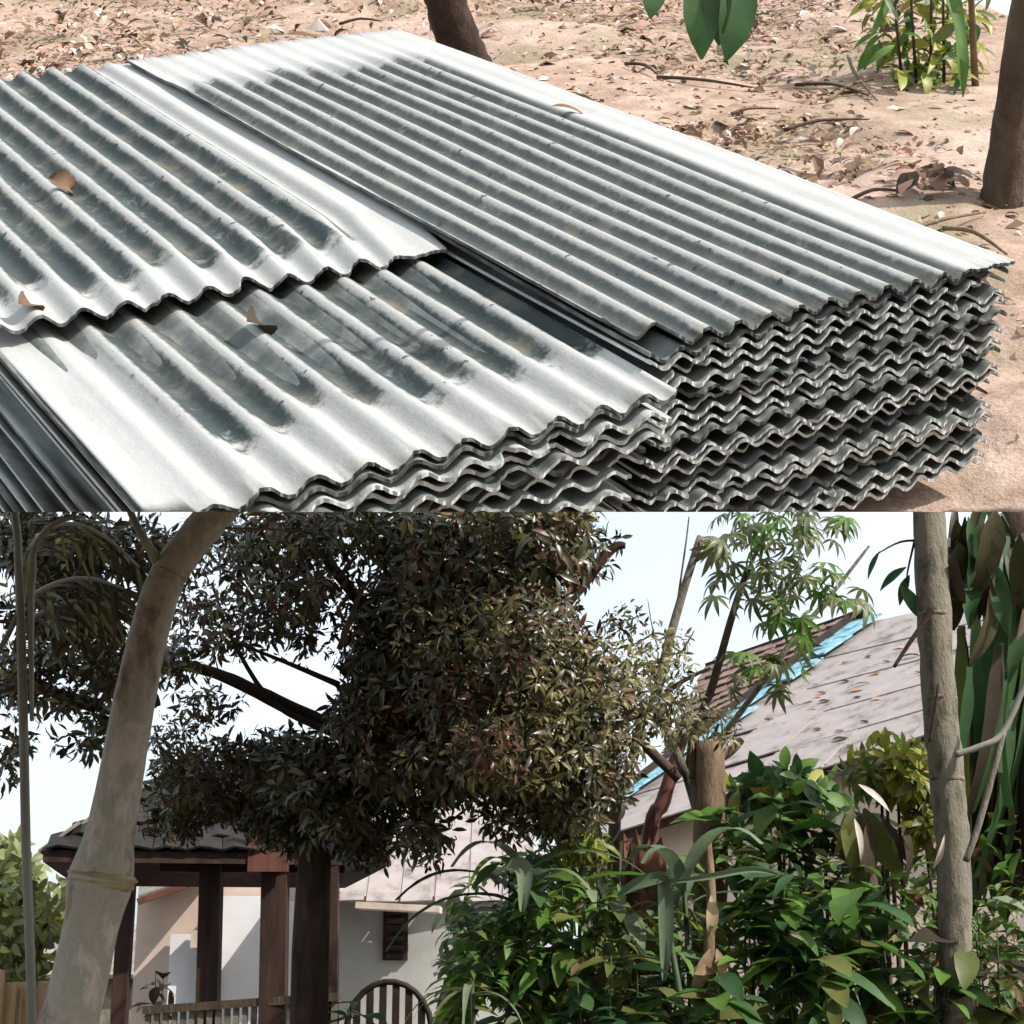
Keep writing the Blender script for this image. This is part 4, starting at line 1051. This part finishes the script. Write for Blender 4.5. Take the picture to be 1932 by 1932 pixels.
# --- cassava stems with palmate leaves
def palmate():
    mb = MB()
    tv, tf = leaf_tpl(4, .20, .3, .9)
    for k in range(7):
        a = R(-105 + 35 * k); c, s = math.cos(a), math.sin(a); L = 1 - .12 * abs(k - 3)
        mb.add([(L * (c * v[0] - s * v[1]), L * (s * v[0] + c * v[1]), L * v[2] * 1.0) for v in tv], tf)
    me = bpy.data.meshes.new('leaf'); me.from_pydata(mb.v, [], mb.f); me.materials.append(M['cass'])
    me.polygons.foreach_set('use_smooth', [True] * len(me.polygons))
    return me
PALM = palmate(); PALMG = PALM.copy(); PALMG.materials[0] = M['g1']
def cassava():
    D = 9.6
    base = P(1300, 1940, D); base.z = 0
    root = root_at('cassava_plant', base, 'bare forked cassava shrub with thin leafy tops in front of the roof', 'shrub')
    def st(path, r, name='stem', mat='bark_brown', dd=0):
        mb = MB(); s = spline([P(x, y, D + dd) for x, y in path], 5); mb.tube(s, [q_ * .68 for q_ in lerpl(r, len(s))], 8, jit=.05); add_mb(mb, root, name, M[mat])
    mb = MB(); s = spline([base + Vector((0, 0, -.05)), P(1340, 1700, D), P(1340, 1580, D), P(1338, 1400, D)], 5); mb.tube(s, lerpl([.115, .10, .10, .085], len(s)), 12, jit=.06); add_mb(mb, root, 'trunk', M['bark_tan'])
    st([(1325, 1560), (1300, 1470), (1285, 1440), (1240, 1330), (1255, 1240), (1285, 1130), (1322, 1012)], [.05, .05, .045, .035, .045, .04, .035], mat='bark_grey')
    st([(1302, 1470), (1310, 1390), (1345, 1290), (1385, 1150), (1412, 1070)], [.05, .045, .038, .032, .026], mat='bark_brown')
    st([(1330, 1430), (1400, 1340), (1495, 1210), (1570, 1120), (1640, 1030)], [.03, .028, .026, .02, .012], mat='bark_grey', dd=.3)
    st([(1338, 1440), (1375, 1420), (1400, 1395)], [.05, .04, .03], mat='bark_tan')
    st([(1282, 1470), (1230, 1420), (1205, 1400)], [.05, .045, .035], mat='bark_brown')
    st([(1240, 1330), (1262, 1240), (1292, 1040), (1300, 975)], [.012, .012, .009, .006], mat='bark_tan', dd=.1)
    st([(1275, 1250), (1310, 1190)], [.012, .005]); st([(1262, 1200), (1235, 1195), (1205, 1212), (1180, 1220)], [.012, .01, .008, .004], mat='bark_grey')
    st([(1242, 1225), (1230, 1180), (1222, 1130)], [.008, .006, .003], mat='bark_grey')
    tops = [(1412, 1075, 22, 70, 70), (1470, 1000, 14, 60, 50), (1510, 1030, 16, 70, 60), (1340, 1030, 6, 30, 30), (1470, 1140, 9, 50, 40), (1600, 1120, 8, 40, 40), (1420, 980, 12, 60, 30), (1520, 1100, 8, 40, 40), (1555, 975, 8, 50, 25), (1480, 1220, 7, 40, 40), (1420, 1270, 9, 50, 40)]
    st([(1412, 1075), (1440, 1020), (1480, 970)], [.018, .014, .01], mat='bark_grey'); st([(1440, 1020), (1500, 1030), (1520, 1060)], [.008, .006, .004], mat='bark_grey')
    for (x, y, n, rx, ry) in tops:
        c = P(x, y, D)
        for k in range(n):
            p = P(x + random.uniform(-rx, rx), y + random.uniform(-ry, ry), D + random.uniform(-.35, .35))
            dv = (p - c) + Vector((random.uniform(-.1, .1), random.uniform(-.1, .1), -.15))
            o = link('leaf', PALM if random.random() < .75 else PALMG, root); o.matrix_local = root.matrix_world.inverted() @ lmat(p, dv, Vector((random.uniform(-.5, .5), random.uniform(-.6, .3), 1)), random.uniform(.11, .2))
cassava()
# two slim trunks beside it
for path, w, lb, mt in (([(1160, 1960), (1158, 1600), (1180, 1470), (1200, 1410), (1215, 1330)], 24, 'slim dark trunk nearest the mango crown beside the cassava', 'bark_brown'),
                        ([(1212, 1960), (1222, 1630), (1252, 1510), (1275, 1430), (1290, 1390)], 30, 'slim reddish leaning trunk touching the cassava fork', 'wood_red')):
    D = 9.9; b0 = P(*path[0], D); b0.z = 0
    r_ = root_at('tree', b0, lb, 'tree'); mb = MB(); s = spline([b0] + [P(x, y, D) for x, y in path[1:]], 5); mb.tube(s, lerpl([px(w, D) / 2, px(w, D) / 2, px(w, D) * .35], len(s)), 9, jit=.06); add_mb(mb, r_, 'trunk', M[mt])

# --- ringed trunk at right
def ringed_trunk():
    D = 8.2
    path = [(1748, 900), (1752, 965), (1762, 1150), (1775, 1350), (1790, 1500), (1800, 1650), (1806, 1932)]
    wp = [64, 64, 66, 68, 66, 62, 60]
    pts = [P(x, y, D) for x, y in path]; g = pts[-1].copy(); g.z = -.05; pts.append(g)
    root = root_at('ringed_trunk', g, 'tall straight ringed trunk standing at the right', 'tree')
    s = spline(pts, 7); rad = [px(w, D) / 2 for w in lerpl(wp + [66], len(s))]
    mb = MB(); mb.tube(s, rad, 18, jit=.07); add_mb(mb, root, 'trunk', M['bark_grey'])
    for y in (1160, 1318, 1470):
        x = np.interp(y, [p[1] for p in path], [p[0] for p in path]); c = P(x, y, D); r = px(66, D) / 2
        mb = MB(); t = Vector((.02, 0, 1)).normalized(); mb.tube([c - t * .012, c - t * .004, c + t * .012], [r * .98, r * 1.035, r * .98], 18, jit=.03); add_mb(mb, root, 'ring', M['bark_grey'])
    def st(path, r, dd=0):
        mb = MB(); q = spline([P(x, y, D + dd) for x, y in path], 4); mb.tube(q, lerpl(r, len(q)), 7); add_mb(mb, root, 'twig', M['bark_dark'])
    st([(1762, 1145), (1735, 1185), (1708, 1225), (1687, 1258)], [.013, .012, .011, .009], -.1); st([(1770, 1290), (1764, 1340), (1754, 1400)], [.006, .008, .007], -.12)
    st([(1750, 1020), (1700, 1022), (1655, 1045)], [.008, .006, .003]); st([(1725, 1022), (1712, 1080), (1712, 1100)], [.007, .005, .004])
    for (x0, y0, x1, y1, w) in ((1716, 1085, 1690, 1135, 1.0), (1700, 1105, 1745, 1165, 1.1), (1710, 1070, 1655, 1100, .9), (1660, 1040, 1630, 1085, .6)):
        A, B = P(x0, y0, D), P(x1, y1, D); add_leaf(root, 'lance', 'g2', A, B - A, Vector((-.3, -.8, .4)), (B - A).length * 1.05, w * 1.4)
ringed_trunk()

# --- plants at right edge: tall strap-leaved plant with hanging dead leaves
def strap_clump(x, y, D, n, L, mats, label, spread=1., name='strap_plant', kinds=('strap', 'strapbend'), up=.9, w=1., stemh=None):
    c = P(x, y, D); base = c.copy(); base.z = 0
    root = root_at(name, base, label, 'plant')
    mb = MB(); mb.tube([base + Vector((0, 0, -.03)), base.lerp(c, .5) + Vector((.03, 0, 0)), c], [.022, .018, .012], 8, jit=.05); add_mb(mb, root, 'stem', M['green_stem'])
    for k in range(n):
        a = 2 * math.pi * k / n + random.uniform(-.3, .3)
        dv = Vector((math.cos(a) * spread, math.sin(a) * spread * .8, up * random.uniform(.4, 1.3)))
        l = L * random.uniform(.65, 1.15)
        p = c - Vector((0, 0, random.uniform(0, .25) * L))
        add_leaf(root, random.choice(kinds), random.choice(mats), p, dv, Vector((0, 0, 1)), l, w * random.uniform(.8, 1.2))
    return root
def hanging():
    D = 8.6
    root = root_at('banana_plant', Vector((P(1900, 1500, D).x, D, 0)), 'tall banana plant with dark dead leaves hanging at the right edge', 'plant')
    mb = MB(); top = P(1920, 950, D + .2); mb.tube(spline([Vector((top.x - .05, D + .2, -.05)), Vector((top.x, D + .2, 2)), top], 5), lerpl([.15, .13, .09], 11), 12, jit=.05); add_mb(mb, root, 'trunk', M['bark_dark'])
    # broad dark leaves hanging from the top
    for _ in range(34):
        x0 = random.uniform(1795, 1945); y0 = random.uniform(920, 1060) + max(0, x0 - 1850) * .9
        A = P(x0, y0, D - random.uniform(0, .5)); B = P(x0 + random.uniform(-28, 28), y0 + random.uniform(70, 190), D - random.uniform(0, .5))
        mt = random.choice(['g2', 'mango1', 'mango1', 'g2', 'mango2']) if y0 < 1050 or random.random() < .5 else random.choice(['mango3', 'deadstrap', 'g2', 'mango1'])
        add_leaf(root, random.choice(['hang', 'lance', 'ovate']), mt, A, B - A, Vector((random.uniform(-.7, .7), -1, random.uniform(-.2, .5))), (B - A).length * 1.05, random.uniform(.6, 1.0))
    # long strands
    for k in range(34):
        x = random.uniform(1800, 1950); y0 = random.uniform(1150, 1330); y1 = y0 + random.uniform(170, 420)
        dd = random.uniform(-.3, .5)
        A, B = P(x, y0, D + dd), P(x + random.uniform(-25, 25), y1, D + dd)
        add_leaf(root, 'ribbon', random.choice(['g3', 'g4', 'g2', 'g2', 'g4', 'deadstrap']), A, B - A, Vector((random.uniform(-.6, .6), -1, .1)), (B - A).length, random.uniform(.9, 2.2))
    for k in range(10):
        x = random.uniform(1805, 1935); y0 = random.uniform(1290, 1420); A, B = P(x, y0, D + .4), P(x + random.uniform(-15, 15), y0 + random.uniform(250, 420), D + .4)
        add_leaf(root, 'hang', random.choice(['g2', 'g4', 'deadstrap']), A, B - A, Vector((random.uniform(-.6, .6), -1, .1)), (B - A).length, .5)
hanging()
vn = root_at('vine', P(1800, 1424, 8.0), 'pale green forked vine stem hanging at the right edge', 'vine')
for path in ([(1960, 1240), (1930, 1300), (1890, 1385), (1850, 1408), (1802, 1424)], [(1893, 1380), (1870, 1470), (1845, 1560), (1822, 1625)]):
    mb = MB(); s = spline([P(x, y, 7.95) for x, y in path], 5); mb.tube(s, px(13, 8) / 2, 7, jit=.08); add_mb(mb, vn, 'stem', M['thin_bamboo'] if path[0][0] > 1900 else M['bark_grey'])

# --- yellow bushes
bush(1690, 1455, 95, 45, 8.9, 130, ['yel', 'bush', 'g1'], [7, 2, 1], .11, 'bright yellow green bush just left of the ringed trunk', dr=.3)
bush(1090, 1590, 70, 50, 9.0, 70, ['yel', 'g4', 'g1'], [3, 3, 2], .12, 'olive yellow bush under the right end of the mango crown', tpl=leaf_tpl(4, .2, .3, 1.2), dr=.3)
bush(1760, 1560, 45, 40, 8.8, 36, ['yel', 'g4', 'dry'], [3, 3, 2], .10, 'sparse yellowing bush against the foot of the ringed trunk', dr=.2)
bush(1480, 1490, 90, 40, 9.7, 60, ['g1', 'g2', 'yel'], [4, 4, 1], .15, 'green bush topping the undergrowth before the pinkish roof', tpl=leaf_tpl(4, .5, .2, .6), dr=.3)

# --- undergrowth plants
def broad_plant(x, y, D, n, L, mats, label, rx=60, ry=50, kind='ovate', w=1., name='leafy_plant'):
    base = P(x, 1932, D); base.z = 0
    root = root_at(name, base, label, 'plant')
    mb = MB()
    tips = []
    for k in range(max(2, n // 9)):
        tip = P(x + random.uniform(-rx, rx) * .7, y + random.uniform(-ry, ry * .5), D + random.uniform(-.25, .25)); tips.append(tip)
        mb.tube(spline([base + Vector((random.uniform(-.05, .05), random.uniform(-.05, .05), -.03)), base.lerp(tip, .6), tip], 4), lerpl([.010, .007, .003], 9), 6)
    add_mb(mb, root, 'stem', M['green_stem'])
    for k in range(int(n * 1.5)):
        tip = random.choice(tips); p = tip - Vector((0, 0, random.uniform(0, px(ry * 2.6, D)))) + Vector((random.uniform(-.06, .06), random.uniform(-.06, .06), 0))
        a = random.uniform(0, 6.28); dv = Vector((math.cos(a), math.sin(a) - .25, random.uniform(-.5, .45)))
        add_leaf(root, kind if random.random() < .6 else random.choice(['ovate', 'lance', 'lance', 'broad']), random.choice(mats), p, dv, Vector((random.uniform(-.3, .3), random.uniform(-.5, .2), 1)), L * random.choice([random.uniform(.4, .8), random.uniform(.8, 1.35)]), w * random.uniform(.8, 1.2))
    return root
broad_plant(1450, 1560, 9.2, 34, .30, ['g1', 'g2', 'g1'], 'bright broad leaved plant right of the forked tan trunk', 90, 60)
broad_plant(1570, 1540, 9.0, 34, .32, ['g1', 'g2', 'g3'], 'broad leaved green plant below the bare patch of roof', 80, 60)
broad_plant(1390, 1640, 8.8, 26, .30, ['g2', 'g1'], 'deep green plant hiding the base of the tan trunk', 80, 60)
broad_plant(1080, 1690, 8.6, 30, .26, ['g1', 'g1', 'g4'], 'fresh green plant below the olive bush', 90, 60)
broad_plant(960, 1650, 8.7, 24, .28, ['g2', 'g1', 'g2'], 'dark green plant at the right end of the grey wall', 60, 80, 'lance', 1.5)
broad_plant(1500, 1700, 8.5, 40, .28, ['g1', 'g2', 'g2'], 'dense deep green plant in the middle of the undergrowth', 110, 70)
broad_plant(1640, 1720, 8.4, 36, .28, ['g1', 'g2', 'g4'], 'dense green plant left of the ringed trunk foot', 100, 70)
broad_plant(1210, 1760, 8.4, 30, .24, ['g2', 'g4', 'g3'], 'greyish green plant left of the bent pale blade', 110, 60, 'lance', 1.3)
broad_plant(1560, 1830, 8.1, 44, .27, ['g1', 'g2', 'g1', 'g4'], 'bushy green plant at the bottom right of centre', 120, 70)
broad_plant(1720, 1840, 8.1, 40, .26, ['g2', 'g4', 'g1'], 'bushy olive plant at the bottom before the ringed trunk', 110, 70)
broad_plant(1130, 1860, 8.2, 40, .24, ['g2', 'g2', 'g4'], 'dark shaded plant along the bottom edge right of the wall', 120, 60, 'lance', 1.4)
broad_plant(1330, 1870, 8.1, 40, .24, ['g2', 'g4', 'g1'], 'dark plant at the bottom edge under the bent pale blade', 110, 60)
broad_plant(1860, 1780, 8.3, 36, .24, ['g4', 'g2', 'deadstrap'], 'dull olive plant right of the ringed trunk', 90, 80)
broad_plant(1900, 1880, 8.0, 36, .24, ['g4', 'g4', 'dryb'], 'dry olive plant in the lower right corner', 90, 60, 'lance', 1.3)
broad_plant(650, 1900, 9.4, 10, .24, ['g2', 'g2'], 'small dark plant at the foot of the thickest post', 40, 30, 'lance', 1.2)
broad_plant(300, 1830, 12.6, 14, .2, ['pink', 'mango3', 'dry'], 'purplish leaved plant between the first two posts', 30, 30)
strap_clump(985, 1640, 8.5, 7, .75, ['g2', 'g3', 'g1'], 'strap leaved plant with drooping dark blades beside the grey wall', 1.0, kinds=('strap',), w=1.4)
strap_clump(1290, 1660, 8.4, 6, .85, ['g3', 'g3', 'g1'], 'pale strap leaved plant with one long blade bent straight down', 1.0, kinds=('strap',), w=1.2)
strap_clump(890, 1845, 8.3, 9, .45, ['g3', 'g4'], 'small spiky plant with pale blades before the grey wall', 1.1, kinds=('strap',), up=.4)
# the long bent blade
bl = root_at('bent_blade', Vector((P(1250, 1650, 8.2).x + .3, 8.2, 0)), 'long pale green leaf folded straight down in the undergrowth', 'leaf')
for pts_, wd in (([(1165, 1690), (1200, 1668), (1245, 1655), (1262, 1662)], 24), ([(1243, 1660), (1254, 1676), (1257, 1760), (1253, 1850)], 30), ([(955, 1640), (975, 1632), (990, 1650), (985, 1720)], 34), ([(1240, 1668), (1330, 1655), (1420, 1640), (1470, 1650)], 13)):
    s = spline([P(x, y, 8.15) for x, y in pts_], 6); mb = MB(); n_ = len(s)
    for i, p in enumerate(s):
        t = (s[min(i + 1, n_ - 1)] - s[max(i - 1, 0)]).normalized(); sd = t.cross(Vector((0, 1, 0))).normalized(); h = px(wd, 8.15) / 2 * (math.sin(math.pi * (i + .5) / (n_ + .6)) ** .85)
        mb.v += [tuple(p - sd * h), tuple(p + Vector((0, .02, 0))), tuple(p + sd * h)]
    for i in range(n_ - 1):
        b0 = i * 3; mb.f += [(b0, b0 + 1, b0 + 4, b0 + 3), (b0 + 1, b0 + 2, b0 + 5, b0 + 4)]; mb.m += [0, 0]
    add_mb(mb, bl, 'leaf', M['g3'])
mb = MB(); g = Vector((P(1250, 1650, 8.2).x + .3, 8.2, 0)); mb.tube(spline([g, P(1262, 1760, 8.2), P(1262, 1662, 8.17)], 4), lerpl([.02, .015, .01], 9), 6); add_mb(mb, bl, 'stem', M['g3'])
# thin sapling trunk with dry hanging leaves
D = 8.3; g = P(1345, 1960, D); g.z = 0
sp2 = root_at('sapling', g, 'thin tan sapling hung with dry leaves in the undergrowth', 'sapling')
mb = MB(); s = spline([g, P(1345, 1932, D), P(1338, 1800, D), P(1342, 1700, D), P(1335, 1590, D)], 5); mb.tube(s, lerpl([px(22, D) / 2, px(22, D) / 2, px(16, D) / 2], len(s)), 8, jit=.08); add_mb(mb, sp2, 'trunk', M['bark_tan'])
for (x0, y0, x1, y1) in ((1340, 1790, 1310, 1890), (1352, 1790, 1375, 1860), (1342, 1690, 1350, 1780), (1300, 1835, 1385, 1815), (1345, 1880, 1320, 1925)):
    A, B = P(x0, y0, D - .05), P(x1, y1, D - .08); add_leaf(sp2, 'lance', 'dry', A, B - A, Vector((.2, -1, .2)), (B - A).length, 1.3)
# brown dead leaves hanging before the ringed trunk, brown stump and pot-like mound
dl = root_at('dead_banana_clump', Vector((P(1650, 1600, 8.7).x, 8.7, 0)), 'clump of big brown dead leaves left of the ringed trunk', 'plant')
mb = MB(); mb.tube([Vector((P(1650, 1600, 8.7).x, 8.75, -.03)), P(1640, 1700, 8.75), P(1630, 1540, 8.75)], [.07, .06, .04], 9); add_mb(mb, dl, 'stem', M['bark_brown'])
for (x0, y0, x1, y1, w) in ((1590, 1530, 1640, 1690, 1.0), (1630, 1525, 1700, 1680, 1.2), (1610, 1520, 1580, 1640, .8), (1660, 1540, 1730, 1650, .9), (1640, 1540, 1660, 1700, 1.2), (1700, 1550, 1745, 1660, .8)):
    A, B = P(x0, y0, 8.6), P(x1, y1, 8.5); add_leaf(dl, 'lance', random.choice(['deadstrap', 'deadstrap', 'g4']), A, B - A, Vector((random.uniform(-.7, .7), -1, .3)), (B - A).length * random.uniform(.7, 1), w * 1.2)
for (x0, y0, x1, y1) in ((1790, 1560, 1775, 1640), (1612, 1545, 1640, 1620), (1620, 1480, 1690, 1520)):
    A, B = P(x0, y0, 8.15), P(x1, y1, 8.1); add_leaf(dl, 'lance', 'dryw', A, B - A, Vector((.3, -1, .2)), (B - A).length, .8)
D = 9.3; g = P(1215, 1800, D); g.z = 0
pt_ = root_at('tree_stump', g, 'reddish brown broken stump between the slim trunks and the plants', 'stump')
z1 = P(1215, 1575, D).z; rj = px(40, D); mb = MB(); nn = 18; vs = []
for j_, zz in enumerate((-.03, .4, 1.0, z1 - .25, z1 - .05)):
    for i in range(nn):
        a = 2 * math.pi * i / nn; r_ = rj * (1.25 - .06 * j_) * (1 + .12 * math.sin(3 * a + j_ * .4) + random.uniform(-.04, .04))
        top = random.uniform(-.12, .10) if j_ == 4 else 0
        vs.append((g.x + r_ * math.cos(a), D + r_ * math.sin(a), zz + top))
vs.append((g.x, D, z1 - .16))
fs = [(k * nn + i, k * nn + (i + 1) % nn, (k + 1) * nn + (i + 1) % nn, (k + 1) * nn + i) for k in range(4) for i in range(nn)] + [(4 * nn + i, 4 * nn + (i + 1) % nn, 5 * nn) for i in range(nn)]
mb.add(vs, fs); add_mb(mb, pt_, 'trunk', rough_mat('red brown rotten wood', [(.3, (.05, .025, .016)), (.6, (.14, .065, .042)), (.85, (.24, .13, .09))], 9, .9, .8, .02, (1, 1, .3)), False)

# --- mass of undergrowth behind
def undergrowth():
    pos = []; d = []; u = []; L = []; mi = []
    for _ in range(12500):
        x = random.uniform(840, 2050) if random.random() < .8 else random.uniform(860, 1130); top = np.interp(x, [840, 900, 1000, 1180, 1380, 1500, 1700, 2050], [1720, 1650, 1600, 1640, 1580, 1540, 1560, 1500])
        y = top + (2010 - top) * random.random() ** .8; D = random.uniform(8.3, 10.3)
        if D < 8.7 and y < top + 80: D += .8
        if math.sin(x * .021 + 1) * math.sin(y * .03 + x * .008) > .55: continue
        p = P(x, y, D)
        if p.z < .02: continue
        a = random.uniform(0, 6.28)
        if x > 1150 and random.random() < .25: continue
        pos.append(p); d.append((math.cos(a), math.sin(a) - .3, random.uniform(-.7, .5))); u.append((random.uniform(-.5, .5), random.uniform(-.7, .3), 1))
        L.append(random.choice([random.uniform(.05, .11), random.uniform(.09, .2)])); mi.append(random.choices(range(6), [4, 4, 3.5, .7, 2, .8])[0])
    o = scatter('undergrowth', pos, d, u, L, mi, [M['g1'], M['g1'], M['g4'], M['dryb'], M['g3'], M['yel']], leaf_tpl(3, .36, .25, .8), kind='stuff')
    tag(o, 'mass of mixed green leaves filling the garden behind the plants', 'undergrowth')
    pos = []; d = []; u = []; L = []; mi = []
    for _ in range(2500):
        x = random.uniform(-9, 11); y = random.uniform(5, 13); a = random.uniform(0, 6.28)
        pos.append((x, y, random.uniform(0, .1))); d.append((math.cos(a), math.sin(a), random.uniform(.1, 1.2))); u.append((0, 0, 1)); L.append(random.uniform(.1, .3)); mi.append(random.randint(0, 2))
    o = scatter('ground_cover', pos, d, u, L, mi, [M['g2'], M['g4'], M['g1']], leaf_tpl(3, .2, .3, 1.0), kind='stuff')
    tag(o, 'low weeds covering the garden ground', 'weeds')
undergrowth()
